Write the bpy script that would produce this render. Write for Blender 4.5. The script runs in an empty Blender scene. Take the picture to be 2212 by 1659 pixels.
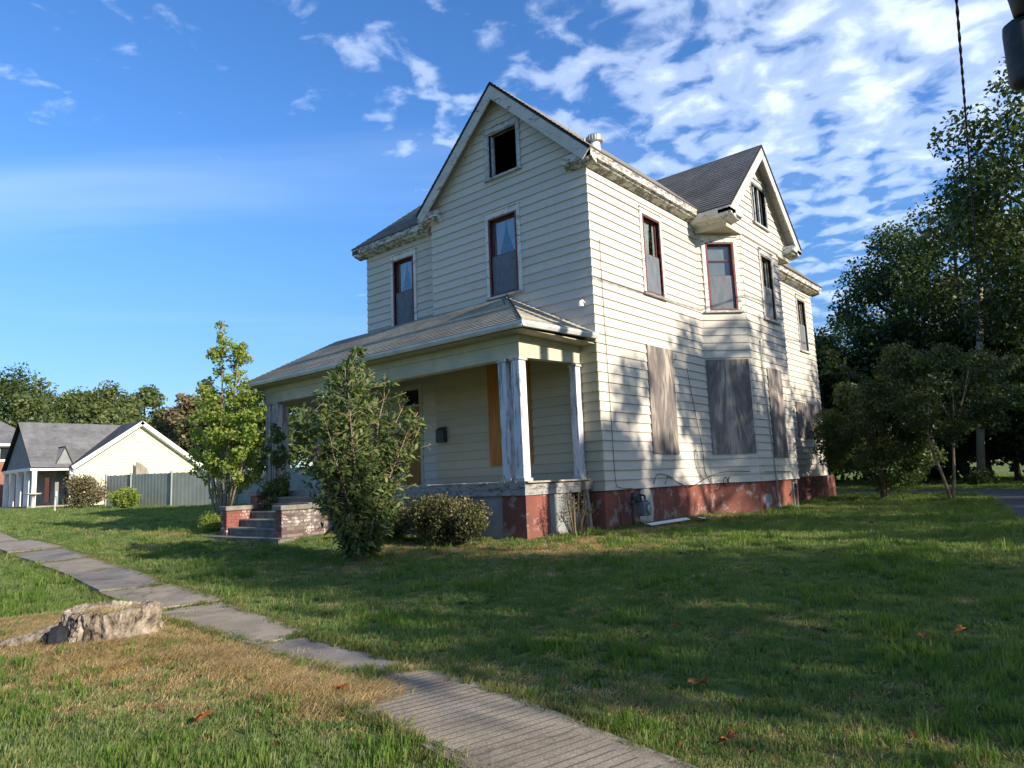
import bpy, math, random
import numpy as np
from mathutils import Vector, Matrix
scene = bpy.context.scene
col = scene.collection
R = math.radians
rng = np.random.default_rng(7)
random.seed(7)

# ------------------------------------------------------------------ camera
CAM = Vector((7.73, -11.801, 1.047))
YAW, PIT, ROL = 0.7033, 0.1368, -0.0413
fw = Vector((-math.sin(YAW)*math.cos(PIT), math.cos(YAW)*math.cos(PIT), math.sin(PIT)))
rt = Vector((math.cos(YAW), math.sin(YAW), 0)); up = rt.cross(fw)
r2 = rt*math.cos(ROL)+up*math.sin(ROL); u2 = up*math.cos(ROL)-rt*math.sin(ROL)
cd = bpy.data.cameras.new('camera'); cam = bpy.data.objects.new('camera', cd); col.objects.link(cam)
cam.matrix_world = Matrix(((r2.x, u2.x, -fw.x, CAM.x), (r2.y, u2.y, -fw.y, CAM.y), (r2.z, u2.z, -fw.z, CAM.z), (0, 0, 0, 1)))
cd.sensor_fit = 'HORIZONTAL'; cd.sensor_width = 36; cd.lens = 1511.6/2212*36
cd.clip_start = .05; cd.clip_end = 3000
scene.camera = cam

# ------------------------------------------------------------------ sky, sun, exposure
SUN_E, SUN_A = R(22.5), R(2.2)          # elevation, angle from +x towards +y
w = bpy.data.worlds.new('World'); scene.world = w; w.use_nodes = True
nt = w.node_tree; nt.nodes.clear()
def N(nt, t, **k):
    n = nt.nodes.new(t)
    for a, b in k.items():
        if a == 'ins':
            for i, v in b.items(): n.inputs[i].default_value = v
        else: setattr(n, a, b)
    return n
def ramp(nt, stops, interp='LINEAR'):
    n = nt.nodes.new('ShaderNodeValToRGB'); cr = n.color_ramp; cr.interpolation = interp
    while len(cr.elements) < len(stops): cr.elements.new(.5)
    for e, (p, c) in zip(cr.elements, stops):
        e.position = p; e.color = (c, c, c, 1) if not hasattr(c, '__len__') else (*c, 1)
    return n
def mix(nt, f, a, b, mode='MIX'):
    m = N(nt, 'ShaderNodeMix', data_type='RGBA', blend_type=mode)
    for i, v in ((0, f), (6, a), (7, b)):
        if hasattr(v, 'is_output'): nt.links.new(v, m.inputs[i])
        else: m.inputs[i].default_value = v if i == 0 else ((*v, 1) if len(v) == 3 else v)
    return m.outputs[2]
def build_world():
    L = nt.links.new
    sk = N(nt, 'ShaderNodeTexSky', sky_type='NISHITA', sun_disc=False, sun_elevation=SUN_E, sun_rotation=math.pi/2-SUN_A,
           air_density=1.0, dust_density=.2, ozone_density=1.6, altitude=100)
    hs = N(nt, 'ShaderNodeHueSaturation', ins={'Saturation': 1.16, 'Value': .82})
    L(mix(nt, 1.0, sk.outputs[0], (.82, .92, 1.14), 'MULTIPLY'), hs.inputs['Color'])
    tc = N(nt, 'ShaderNodeTexCoord'); sx = N(nt, 'ShaderNodeSeparateXYZ'); L(tc.outputs['Generated'], sx.inputs[0])
    def M(op, a, b=None, clamp=False):
        m = N(nt, 'ShaderNodeMath', operation=op, use_clamp=clamp)
        for i, v in enumerate((a, b)):
            if v is None: continue
            if hasattr(v, 'links') or hasattr(v, 'is_output'): L(v, m.inputs[i])
            else: m.inputs[i].default_value = v
        return m.outputs[0]
    zz = M('ADD', M('MAXIMUM', sx.outputs[2], 0.0), .09)
    px = M('DIVIDE', sx.outputs[0], zz); py = M('DIVIDE', sx.outputs[1], zz)
    cb = N(nt, 'ShaderNodeCombineXYZ'); L(px, cb.inputs[0]); L(py, cb.inputs[1])
    mp = N(nt, 'ShaderNodeMapping'); mp.inputs['Scale'].default_value = (1.0, 1.0, 1); mp.inputs['Rotation'].default_value = (0, 0, R(-20)); L(cb.outputs[0], mp.inputs[0])
    big = N(nt, 'ShaderNodeTexNoise', ins={'Scale': .9, 'Detail': 2, 'Roughness': .5}); L(mp.outputs[0], big.inputs[0])
    mid = N(nt, 'ShaderNodeTexNoise', ins={'Scale': 8.5, 'Detail': 5, 'Roughness': .52, 'Distortion': .3}); L(mp.outputs[0], mid.inputs[0])
    # azimuth measure: cloudier towards +y (right of the picture), clearer towards -x
    az = M('ADD', M('MULTIPLY', sx.outputs[1], .62), M('MULTIPLY', sx.outputs[0], .62))
    a1 = N(nt, 'ShaderNodeMapRange', ins={1: -.22, 2: .50, 3: -.17, 4: .17}); L(az, a1.inputs[0])
    a2 = N(nt, 'ShaderNodeMapRange', ins={1: .06, 2: .46, 3: -.27, 4: .01}); L(sx.outputs[2], a2.inputs[0])
    cov = M('ADD', M('ADD', M('MULTIPLY', M('SUBTRACT', big.outputs[0], .5), .42), M('ADD', a1.outputs[0], a2.outputs[0])), mid.outputs[0])
    cl = ramp(nt, [(.44, 0), (.61, .36), (.84, .80)], 'EASE'); L(cov, cl.inputs[0])
    # long thin streaks
    vr = N(nt, 'ShaderNodeVectorRotate', rotation_type='Z_AXIS'); vr.inputs['Angle'].default_value = R(-47); L(cb.outputs[0], vr.inputs[0])
    mp2 = N(nt, 'ShaderNodeMapping'); mp2.inputs['Scale'].default_value = (.26, 1.5, 1); mp2.inputs['Location'].default_value = (2.3, .7, 0); L(vr.outputs[0], mp2.inputs[0])
    st = N(nt, 'ShaderNodeTexNoise', ins={'Scale': .85, 'Detail': 5, 'Roughness': .52, 'Distortion': .5}); L(mp2.outputs[0], st.inputs[0])
    cs = ramp(nt, [(.50, 0), (.78, .22)], 'EASE'); L(st.outputs[0], cs.inputs[0])
    lo = N(nt, 'ShaderNodeMapRange', ins={1: .12, 2: .3, 3: 0, 4: 1}); L(sx.outputs[2], lo.inputs[0])
    cs2 = M('MULTIPLY', cs.outputs[0], lo.outputs[0])
    tot = M('MAXIMUM', cl.outputs[0], cs2)
    mx = N(nt, 'ShaderNodeMix', data_type='RGBA'); L(tot, mx.inputs[0]); gr = N(nt, 'ShaderNodeMapRange', interpolation_type='SMOOTHSTEP', ins={1: -.05, 2: .42, 3: .44, 4: .94}); L(sx.outputs[2], gr.inputs[0]); L(mix(nt, 1.0, hs.outputs[0], gr.outputs[0], 'MULTIPLY'), mx.inputs[6]); mx.inputs[7].default_value = (4.3, 4.9, 5.9, 1)
    bg = N(nt, 'ShaderNodeBackground', ins={1: .145}); L(mx.outputs[2], bg.inputs[0])
    out = N(nt, 'ShaderNodeOutputWorld'); L(bg.outputs[0], out.inputs[0])
build_world()
sd = bpy.data.lights.new('sun', 'SUN'); sd.energy = 4.3; sd.angle = R(.7); sd.color = (1, .90, .74)
so = bpy.data.objects.new('sun', sd); col.objects.link(so)
sdir = Vector((math.cos(SUN_E)*math.cos(SUN_A), math.cos(SUN_E)*math.sin(SUN_A), math.sin(SUN_E)))
so.rotation_euler = sdir.to_track_quat('Z', 'Y').to_euler()
so.location = (60, 0, 40)
scene.view_settings.view_transform = 'Standard'; scene.view_settings.look = 'None'
scene.view_settings.gamma = 1; scene.view_settings.use_curve_mapping = False
scene.view_settings.exposure = 0.95

# ------------------------------------------------------------------ helpers
def tag(o, label=None, cat=None, group=None, kind=None):
    if label: o['label'] = label
    if cat: o['category'] = cat
    if group: o['group'] = group
    if kind: o['kind'] = kind
    return o
def empty(name, loc=(0, 0, 0), label=None, cat=None, group=None, rz=0):
    o = bpy.data.objects.new(name, None); col.objects.link(o); o.location = loc; o.rotation_euler = (0, 0, rz)
    o.empty_display_size = .2
    return tag(o, label, cat, group)
def link(name, me, mat=None, parent=None, kind=None, loc=None):
    o = bpy.data.objects.new(name, me); col.objects.link(o)
    if mat is not None and len(me.materials) == 0: me.materials.append(mat)
    if parent is not None: o.parent = parent
    if kind: o['kind'] = kind
    if loc is not None: o.location = loc
    return o
def mesh(name, V, F, smooth=False):
    me = bpy.data.meshes.new(name); me.from_pydata([tuple(v) for v in V], [], F); me.update()
    if smooth:
        for p in me.polygons: p.use_smooth = True
    return me
def npmesh(name, V, F, attrs=None, smooth=False, uv=None):
    """V (n,3), F (m,k) arrays, constant k"""
    me = bpy.data.meshes.new(name); V = np.asarray(V, np.float32); F = np.asarray(F, np.int32)
    m, k = F.shape
    me.vertices.add(len(V)); me.vertices.foreach_set('co', V.ravel())
    me.loops.add(m*k); me.loops.foreach_set('vertex_index', F.ravel())
    me.polygons.add(m); me.polygons.foreach_set('loop_start', np.arange(0, m*k, k, dtype=np.int32))
    if smooth: me.polygons.foreach_set('use_smooth', np.ones(m, bool))
    me.update(calc_edges=True)
    for n, a in (attrs or {}).items():
        t = me.attributes.new(n, 'FLOAT', 'POINT'); t.data.foreach_set('value', np.asarray(a, np.float32))
    if uv is not None:
        l = me.uv_layers.new(name='UVMap'); l.data.foreach_set('uv', np.asarray(uv, np.float32)[F.ravel()].ravel())
    return me
class MB:
    def __init__(s): s.V = []; s.F = []
    def add(s, V, F):
        b = len(s.V); s.V += [tuple(v) for v in V]; s.F += [[b+i for i in f] for f in F]; return s
    def box(s, a, b):
        x0, y0, z0 = a; x1, y1, z1 = b
        return s.add([(x0,y0,z0),(x1,y0,z0),(x1,y1,z0),(x0,y1,z0),(x0,y0,z1),(x1,y0,z1),(x1,y1,z1),(x0,y1,z1)],
                     [(0,3,2,1),(4,5,6,7),(0,1,5,4),(1,2,6,5),(2,3,7,6),(3,0,4,7)])
    def prism(s, poly, d):
        """closed 3d polygon extruded by vector d"""
        n = len(poly); d = Vector(d); P0 = [Vector(p) for p in poly]; P1 = [p+d for p in P0]
        F = [list(range(n))[::-1], [n+i for i in range(n)]] + [[i, (i+1) % n, n+(i+1) % n, n+i] for i in range(n)]
        return s.add(P0+P1, F)
    def tube(s, pts, rad, k=6, cap=True):
        pts = [Vector(p) for p in pts]; rad = rad if hasattr(rad, '__len__') else [rad]*len(pts)
        b = len(s.V); prev = None
        for i, p in enumerate(pts):
            t = (pts[min(i+1, len(pts)-1)]-pts[max(i-1, 0)]).normalized()
            a = t.cross(Vector((0, 0, 1)) if abs(t.z) < .9 else Vector((1, 0, 0))).normalized()
            if prev is not None:
                a2 = prev-t*prev.dot(t)
                if a2.length > 1e-4: a = a2.normalized()
            prev = a; c = t.cross(a)
            for j in range(k):
                q = 2*math.pi*j/k; s.V.append(tuple(p+(a*math.cos(q)+c*math.sin(q))*rad[i]))
        for i in range(len(pts)-1):
            for j in range(k):
                s.F.append([b+i*k+j, b+i*k+(j+1) % k, b+(i+1)*k+(j+1) % k, b+(i+1)*k+j])
        if cap:
            s.F.append([b+j for j in range(k)][::-1]); s.F.append([b+(len(pts)-1)*k+j for j in range(k)])
        return s
    def lathe(s, c, prof, k=16, axis='z'):
        b = len(s.V)
        for r_, z in prof:
            for j in range(k):
                q = 2*math.pi*j/k; x, y = r_*math.cos(q), r_*math.sin(q)
                v = (x, y, z) if axis == 'z' else ((x, -z, y) if axis == 'y' else (z, x, y))
                s.V.append((c[0]+v[0], c[1]+v[1], c[2]+v[2]))
        n = len(prof)
        for i in range(n-1):
            for j in range(k): s.F.append([b+i*k+j, b+i*k+(j+1) % k, b+(i+1)*k+(j+1) % k, b+(i+1)*k+j])
        s.F.append([b+j for j in range(k)][::-1]); s.F.append([b+(n-1)*k+j for j in range(k)])
        return s
    def build(s, name, mat, parent=None, smooth=False, kind=None, bevel=0):
        o = link(name, mesh(name, s.V, s.F, smooth), mat, parent, kind)
        if bevel:
            m = o.modifiers.new('b', 'BEVEL'); m.width = bevel; m.segments = 1; m.limit_method = 'ANGLE'
        return o

# value noise for placing things
class VN:
    def __init__(s, seed): s.t = np.random.default_rng(seed).random((256, 256))
    def __call__(s, x, y):
        x = np.asarray(x, float); y = np.asarray(y, float)
        xi = np.floor(x).astype(int); yi = np.floor(y).astype(int); fx = x-xi; fy = y-yi
        fx = fx*fx*(3-2*fx); fy = fy*fy*(3-2*fy); t = s.t
        a = t[xi % 256, yi % 256]; b = t[(xi+1) % 256, yi % 256]; c = t[xi % 256, (yi+1) % 256]; d = t[(xi+1) % 256, (yi+1) % 256]
        return (a*(1-fx)+b*fx)*(1-fy)+(c*(1-fx)+d*fx)*fy
    def f(s, x, y, o=3):
        v = 0; a = .5; k = 1; tot = 0
        for i in range(o): v = v+a*s(x*k+17*i, y*k+31*i); tot += a; a *= .5; k *= 2.1
        return v/tot
vn1, vn2, vn3 = VN(1), VN(2), VN(3)
def ground_z(x, y):
    x = np.asarray(x, float); y = np.asarray(y, float)
    r_ = np.clip((-1.5-y)/6.5, 0, 1); r_ = np.where(r_ > .9, .9+(r_-.9)*.9, r_)
    z = -.42*r_+.012*np.clip(-x, 0, 70)
    near = np.clip(1-np.hypot(x-3, y+6)/40, 0, 1)
    z = z+near*(.05*(vn1.f(x*.7, y*.7, 2)-.5)+.02*(vn2(x*3, y*3)-.5))
    # mound round the stump
    z = z+.06*np.exp(-(((x+.2)/1.2)**2+((y+8.95)/.75)**2))
    return z
def gz(x, y): return float(ground_z(x, y))

# ------------------------------------------------------------------ materials
def newmat(name):
    m = bpy.data.materials.new(name); m.use_nodes = True
    return m, m.node_tree, m.node_tree.nodes['Principled BSDF'], m.node_tree.links.new
def setp(b, rough=.8, spec=.3, metal=0):
    b.inputs['Roughness'].default_value = rough; b.inputs['Specular IOR Level'].default_value = spec; b.inputs['Metallic'].default_value = metal
def noise(nt, src, scale, detail=4, rough=.55, dist=0, vscale=None):
    n = N(nt, 'ShaderNodeTexNoise', ins={'Scale': scale, 'Detail': detail, 'Roughness': rough, 'Distortion': dist})
    if vscale:
        mp = N(nt, 'ShaderNodeMapping'); mp.inputs['Scale'].default_value = vscale; nt.links.new(src, mp.inputs[0]); src = mp.outputs[0]
    nt.links.new(src, n.inputs['Vector']); return n.outputs[0]
def bump(nt, h, b, strength=.3, dist=.02):
    n = N(nt, 'ShaderNodeBump', ins={'Strength': strength, 'Distance': dist}); nt.links.new(h, n.inputs['Height']); nt.links.new(n.outputs[0], b.inputs['Normal'])
def pos(nt): return N(nt, 'ShaderNodeNewGeometry').outputs['Position']
def simple(name, c, rough=.7, spec=.3, metal=0, var=.15, scale=6, c2=None, bm=0):
    m, t, b, L = newmat(name); setp(b, rough, spec, metal)
    p = pos(t); n = noise(t, p, scale, 5)
    rp = ramp(t, [(.3, 0), (.7, 1)]); L(n, rp.inputs[0])
    c2 = c2 or tuple(v*(1-var*1.6) for v in c)
    L(mix(t, rp.outputs[0], c, c2), b.inputs['Base Color'])
    if bm: bump(t, noise(t, p, scale*6, 4), b, bm, .01)
    return m
def siding(name, c, dirt=.5, yellow=(.56, .52, .44)):
    m, t, b, L = newmat(name); setp(b, .62, .25)
    p = pos(t); oi = N(t, 'ShaderNodeObjectInfo')
    base = mix(t, .5, c, c); 
    v1 = ramp(t, [(.0, .90), (1, 1.04)]); L(oi.outputs['Random'], v1.inputs[0])
    base = mix(t, 1.0, c, v1.outputs[0], 'MULTIPLY')
    n1 = ramp(t, [(.42, 0), (.62, 1)]); L(noise(t, p, 1.3, 5, .6), n1.inputs[0])
    base = mix(t, n1.outputs[0], base, mix(t, .5, base, yellow))
    n2 = ramp(t, [(.56, 0), (.72, dirt)]); L(noise(t, p, 3.2, 7, .68, .4, (1, 1, 3.0)), n2.inputs[0])
    base = mix(t, n2.outputs[0], base, (.36, .36, .345))
    n3 = ramp(t, [(.68, 0), (.73, .75)]); L(noise(t, p, 14, 6, .7, .2, (1, 1, 2.2)), n3.inputs[0])
    base = mix(t, n3.outputs[0], base, (.20, .19, .17))
    # streaks running down
    n4 = ramp(t, [(.55, 0), (.8, .3)]); L(noise(t, p, 5, 4, .6, 0, (2.6, 2.6, .22)), n4.inputs[0])
    base = mix(t, n4.outputs[0], base, (.33, .32, .29))
    L(base, b.inputs['Base Color']); bump(t, noise(t, p, 30, 5), b, .12, .006)
    return m
M = {}
M['siding'] = siding('siding_paint', (.56, .515, .445), .55)
M['siding_porch'] = siding('shaded_porch_siding', (.40, .37, .265), .35, (.36, .32, .20))  # yellower siding colour, darkened to include the shade of the porch
M['siding_grey'] = siding('weathered_grey_siding', (.52, .52, .50), .7)
def peeling(name, paint=(.72, .70, .64), wood=(.20, .185, .165), lo=.50, hi=.56, vs=(1, 1, 2.5)):
    m, t, b, L = newmat(name); setp(b, .7, .2); p = pos(t)
    n = ramp(t, [(lo, 0), (hi, 1)]); L(noise(t, p, 5.5, 8, .72, .5, vs), n.inputs[0])
    g = ramp(t, [(.3, tuple(v*.6 for v in wood)), (.7, tuple(v*1.5 for v in wood))]); L(noise(t, p, 40, 3, .6, 0, (1, 1, .3)), g.inputs[0])
    pd = ramp(t, [(.35, paint), (.7, tuple(v*.78 for v in paint))]); L(noise(t, p, 2.5, 5), pd.inputs[0])
    L(mix(t, n.outputs[0], pd.outputs[0], g.outputs[0]), b.inputs['Base Color'])
    bump(t, n.outputs[0], b, .35, .004); return m
M['trim'] = peeling('peeling_white_trim', lo=.55, hi=.60)
M['rake'] = peeling('shade_grey_rake_board', (.56, .53, .475), lo=.56, hi=.62)  # peeling trim, its paint greyed to carry the shade at the roof edge
M['trim_bad'] = peeling('badly_peeling_trim', (.66, .63, .56), lo=.47, hi=.53)
M['trim_grey'] = peeling('grey_weathered_trim', (.50, .50, .49), (.22, .22, .21), lo=.50, hi=.6)
M['deck_trim'] = peeling('grey_deck_trim', (.33, .32, .31), (.10, .095, .085), lo=.5, hi=.6)
M['beam'] = peeling('cream_beam_paint', (.54, .51, .385), lo=.66, hi=.70)
M['column'] = peeling('column_paint', (.68, .67, .69), (.26, .26, .27), lo=.52, hi=.58, vs=(3, 3, .35))
M['gutter'] = simple('white_gutter_metal', (.68, .67, .64), .45, .4, 0, .2, 3)
M['red_sash'] = peeling('red_sash_paint', (.19, .055, .05), (.26, .20, .18), lo=.58, hi=.68)
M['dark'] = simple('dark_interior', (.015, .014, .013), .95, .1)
M['dull_frame'] = peeling('dull_brown_sash', (.22, .16, .13), (.3, .28, .25), lo=.5, hi=.6)
def glass_mat():
    m, t, b, L = newmat('window_glass')
    t.nodes.remove(b); tr = N(t, 'ShaderNodeBsdfTransparent', ins={0: (.80, .84, .86, 1)})
    gl = N(t, 'ShaderNodeBsdfGlossy', ins={0: (.72, .72, .72, 1), 'Roughness': .03})
    fr = N(t, 'ShaderNodeFresnel', ins={0: 1.52}); mp = N(t, 'ShaderNodeMapRange', ins={1: 0, 2: 1, 3: .02, 4: .55}); L(fr.outputs[0], mp.inputs[0])
    n = noise(t, pos(t), 1.6, 2); bp = N(t, 'ShaderNodeBump', ins={'Strength': .08, 'Distance': .05}); L(n, bp.inputs['Height']); L(bp.outputs[0], gl.inputs['Normal'])
    mx = N(t, 'ShaderNodeMixShader'); L(mp.outputs[0], mx.inputs[0]); L(tr.outputs[0], mx.inputs[1]); L(gl.outputs[0], mx.inputs[2])
    L(mx.outputs[0], t.nodes['Material Output'].inputs[0]); return m
M['glass'] = glass_mat()
def sheer(name, c, a):
    m, t, b, L = newmat(name); setp(b, .9, .1); b.inputs['Base Color'].default_value = (*c, 1)
    n = ramp(t, [(.35, a-.15), (.65, min(1, a+.15))]); L(noise(t, pos(t), 9, 5, .6, 0, (1, 1, .25)), n.inputs[0]); L(n.outputs[0], b.inputs['Alpha']); return m
M['curtain'] = sheer('lace_curtain', (.92, .88, .80), .95)
M['screen'] = sheer('insect_screen', (.20, .22, .25), .62)
M['blind'] = simple('pale_blind', (.72, .72, .68), .8, .1, 0, .2, 2)
def plywood(name, a, b_, dk, amount=.5):
    m, t, b, L = newmat(name); setp(b, .8, .15); p = N(t, 'ShaderNodeTexCoord').outputs['Object']
    oi = N(t, 'ShaderNodeObjectInfo'); ad = N(t, 'ShaderNodeVectorMath', operation='ADD'); L(p, ad.inputs[0])
    sc = N(t, 'ShaderNodeVectorMath', operation='SCALE'); L(oi.outputs['Location'], sc.inputs[0]); sc.inputs['Scale'].default_value = 3.1; L(sc.outputs[0], ad.inputs[1])
    cb = noise(t, ad.outputs[0], 1.5, 4, .55, 1.2, (1.6, 1.6, .38))
    wv = N(t, 'ShaderNodeMath', operation='MULTIPLY'); wv.inputs[1].default_value = 22; L(cb, wv.inputs[0])
    fr = N(t, 'ShaderNodeMath', operation='SINE'); L(wv.outputs[0], fr.inputs[0])
    r1 = ramp(t, [(-0.0, b_), (1, a)]); mr = N(t, 'ShaderNodeMapRange', ins={1: -1, 2: 1}); L(fr.outputs[0], mr.inputs[0]); L(mr.outputs[0], r1.inputs[0])
    st = ramp(t, [(.42, 0), (.68, amount)]); L(noise(t, ad.outputs[0], 1.3, 5, .6, .5, (1, 1, .5)), st.inputs[0])
    fg = ramp(t, [(.35, .75), (.65, 1.1)]); L(noise(t, ad.outputs[0], 34, 3, .6, 0, (1, 1, .06)), fg.inputs[0])
    c = mix(t, 1.0, mix(t, st.outputs[0], r1.outputs[0], dk), fg.outputs[0], 'MULTIPLY')
    L(c, b.inputs['Base Color']); bump(t, fr.outputs[0], b, .12, .003); return m
M['ply_grey'] = plywood('grey_plywood', (.43, .37, .315), (.215, .18, .16), (.08, .075, .085), .9)
M['ply_orange'] = plywood('orange_plywood', (.42, .20, .055), (.36, .17, .045), (.2, .10, .04), .4)
def shingle_mat(name, c, c2):
    m, t, b, L = newmat(name); setp(b, .9, .15)
    uv = N(t, 'ShaderNodeUVMap').outputs[0]
    br = N(t, 'ShaderNodeTexBrick', ins={'Color1': (*c, 1), 'Color2': (*c2, 1), 'Mortar': (*[v*.45 for v in c], 1), 'Scale': 1, 'Mortar Size': .006, 'Brick Width': .3, 'Row Height': .14})
    L(uv, br.inputs[0]); p = pos(t)
    n = ramp(t, [(.35, .72), (.7, 1.12)]); L(noise(t, p, 1.1, 5, .6), n.inputs[0])
    n2 = ramp(t, [(.3, .8), (.7, 1.15)]); L(noise(t, p, 45, 3), n2.inputs[0])
    L(mix(t, 1.0, mix(t, 1.0, br.outputs[0], n.outputs[0], 'MULTIPLY'), n2.outputs[0], 'MULTIPLY'), b.inputs['Base Color'])
    bump(t, noise(t, p, 60, 3), b, .3, .01); return m
M['shingle'] = shingle_mat('grey_shingles', (.25, .235, .22), (.21, .20, .19))
M['shingle_porch'] = shingle_mat('tan_shingles', (.36, .335, .27), (.31, .29, .24))
M['shingle_far'] = shingle_mat('far_grey_shingles', (.17, .17, .18), (.14, .14, .15))
M['tar'] = simple('dark_roof_edge', (.03, .03, .033), .8, .2)
def found():
    m, t, b, L = newmat('red_painted_foundation'); setp(b, .75, .25); p = pos(t)
    n = ramp(t, [(.3, (.26, .088, .062)), (.5, (.20, .068, .05)), (.72, (.12, .06, .05))]); L(noise(t, p, 2.2, 6, .62), n.inputs[0])
    n2 = ramp(t, [(.54, 0), (.60, .75)]); L(noise(t, p, 4.0, 7, .65), n2.inputs[0])
    c = mix(t, n2.outputs[0], n.outputs[0], (.32, .25, .22))
    sx = N(t, 'ShaderNodeSeparateXYZ'); L(p, sx.inputs[0])
    g = N(t, 'ShaderNodeMapRange', ins={1: .28, 2: -.05, 3: 0, 4: .55}); L(sx.outputs[2], g.inputs[0])
    n3 = N(t, 'ShaderNodeMath', operation='MULTIPLY'); L(g.outputs[0], n3.inputs[0]); L(noise(t, p, 3, 5), n3.inputs[1])
    c = mix(t, n3.outputs[0], c, (.13, .10, .075)); L(c, b.inputs['Base Color'])
    ad = N(t, 'ShaderNodeVectorMath', operation='ADD'); L(p, ad.inputs[0])
    cx = N(t, 'ShaderNodeCombineXYZ'); a2 = N(t, 'ShaderNodeMath'); L(sx.outputs[0], a2.inputs[0]); L(sx.outputs[1], a2.inputs[1]); L(a2.outputs[0], cx.inputs[0]); L(sx.outputs[2], cx.inputs[1])
    br = N(t, 'ShaderNodeTexBrick', ins={'Color1': (1, 1, 1, 1), 'Color2': (.85, .85, .85, 1), 'Mortar': (.3, .3, .3, 1), 'Scale': 1, 'Mortar Size': .006, 'Brick Width': .21, 'Row Height': .073}); L(cx.outputs[0], br.inputs[0])
    bump(t, br.outputs[0], b, .35, .006); return m
M['found'] = found()
M['cement'] = simple('grey_cement', (.30, .305, .30), .85, .2, 0, .25, 2.4, (.20, .205, .20), .3)
M['cement_white'] = simple('whitewashed_cement', (.50, .48, .43), .85, .2, 0, .25, 3, (.33, .32, .29), .3)
M['cap'] = simple('stone_cap', (.27, .235, .20), .85, .2, 0, .3, 4, (.13, .12, .105), .4)
M['tread'] = simple('stone_tread', (.22, .20, .175), .85, .2, 0, .3, 4, (.085, .08, .075), .4)
def brickm(name, stops, wear):
    m, t, b, L = newmat(name); setp(b, .85, .2); oi = N(t, 'ShaderNodeObjectInfo'); p = pos(t)
    r1 = ramp(t, stops); L(oi.outputs['Random'], r1.inputs[0])
    n = ramp(t, [(wear, 0), (wear+.06, 1)]); L(noise(t, p, 3.6, 7, .7), n.inputs[0])
    L(mix(t, n.outputs[0], r1.outputs[0], (.48, .42, .38)), b.inputs['Base Color']); bump(t, noise(t, p, 50, 4), b, .3, .005); return m
M['brick'] = brickm('red_brick', [(0, (.22, .075, .058)), (.5, (.27, .09, .068)), (1, (.17, .07, .058))], .53)
M['brick_white'] = brickm('whitewashed_brick', [(0, (.20, .17, .165)), (.5, (.17, .145, .14)), (.7, (.10, .08, .08)), (1, (.14, .08, .07))], .52)
M['mortar'] = simple('mortar', (.22, .15, .13), .95, .1, 0, .2, 8)
def pebbly(name, c1, c2, groove=False):
    m, t, b, L = newmat(name); setp(b, .85, .2); p = pos(t)
    n = ramp(t, [(.3, c2), (.7, c1)]); L(noise(t, p, 2.0, 6, .6), n.inputs[0])
    n2 = ramp(t, [(.32, .6), (.66, 1.25)]); L(noise(t, p, 60, 5, .75), n2.inputs[0])
    c = mix(t, 1.0, n.outputs[0], n2.outputs[0], 'MULTIPLY')
    st = ramp(t, [(.52, 1), (.62, .72), (.72, .62)]); L(noise(t, p, .9, 6, .7, .6), st.inputs[0]); c = mix(t, 1.0, c, st.outputs[0], 'MULTIPLY')
    vo = N(t, 'ShaderNodeTexVoronoi', feature='DISTANCE_TO_EDGE', ins={'Scale': .38}); vm = N(t, 'ShaderNodeVectorMath', operation='ADD'); L(p, vm.inputs[0]); nn_ = N(t, 'ShaderNodeTexNoise', ins={'Scale': 5.0, 'Detail': 4}); L(p, nn_.inputs['Vector']); vs_ = N(t, 'ShaderNodeVectorMath', operation='SCALE'); L(nn_.outputs['Color'], vs_.inputs[0]); vs_.inputs['Scale'].default_value = .25; L(vs_.outputs[0], vm.inputs[1]); L(vm.outputs[0], vo.inputs['Vector']); ck = ramp(t, [(0, .62), (.008, 1)]); L(vo.outputs['Distance'], ck.inputs[0]); c = mix(t, 1.0, c, ck.outputs[0], 'MULTIPLY')
    h = noise(t, p, 60, 4)
    L(c, b.inputs['Base Color']); bump(t, h, b, .5, .006); return m
M['concrete'] = pebbly('worn_concrete', (.36, .30, .22), (.23, .19, .14))
M['concrete_dark'] = pebbly('dark_aggregate_concrete', (.29, .255, .21), (.18, .16, .135))
M['asphalt'] = pebbly('old_asphalt', (.10, .10, .105), (.06, .06, .065))
M['pole'] = peeling('pole_wood', (.30, .26, .21), (.16, .13, .10), lo=.5, hi=.6, vs=(4, 4, .2))
M['bark'] = simple('bark', (.13, .105, .08), .9, .1, 0, .3, 9, (.06, .05, .04), .6)
M['bark_pale'] = simple('pale_bark', (.27, .22, .16), .8, .2, 0, .3, 7, (.15, .11, .07), .3)
def stump_mat():
    m, t, b, L = newmat('weathered_stump_wood'); setp(b, .9, .1); p = pos(t)
    v = noise(t, p, 5.5, 6, .7, .8, (1, 1, .55)); r1 = ramp(t, [(.38, (.06, .045, .035)), (.47, (.24, .19, .14)), (.6, (.40, .33, .26)), (.74, (.52, .46, .39))]); L(v, r1.inputs[0])
    L(r1.outputs[0], b.inputs['Base Color']); bump(t, v, b, 1.0, .09); return m
M['stump'] = stump_mat()
M['black'] = simple('black_rubber', (.012, .012, .014), .5, .4)
M['metal'] = simple('galvanised_metal', (.42, .42, .42), .45, .5, .6, .2, 8)
M['metal_dark'] = simple('dark_grey_metal', (.045, .05, .055), .55, .4, .2, .3, 8)
M['meter'] = simple('grey_meter_paint', (.20, .215, .23), .55, .4, 0, .3, 10)
M['white'] = simple('white_paint', (.74, .74, .72), .6, .3, 0, .1, 4)
M['fence'] = simple('grey_green_fence_boards', (.31, .335, .285), .85, .15, 0, .35, 1.2, (.23, .25, .215))
M['yellow_siding'] = simple('pale_yellow_siding', (.58, .565, .40), .6, .3, 0, .05, 1)
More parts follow.
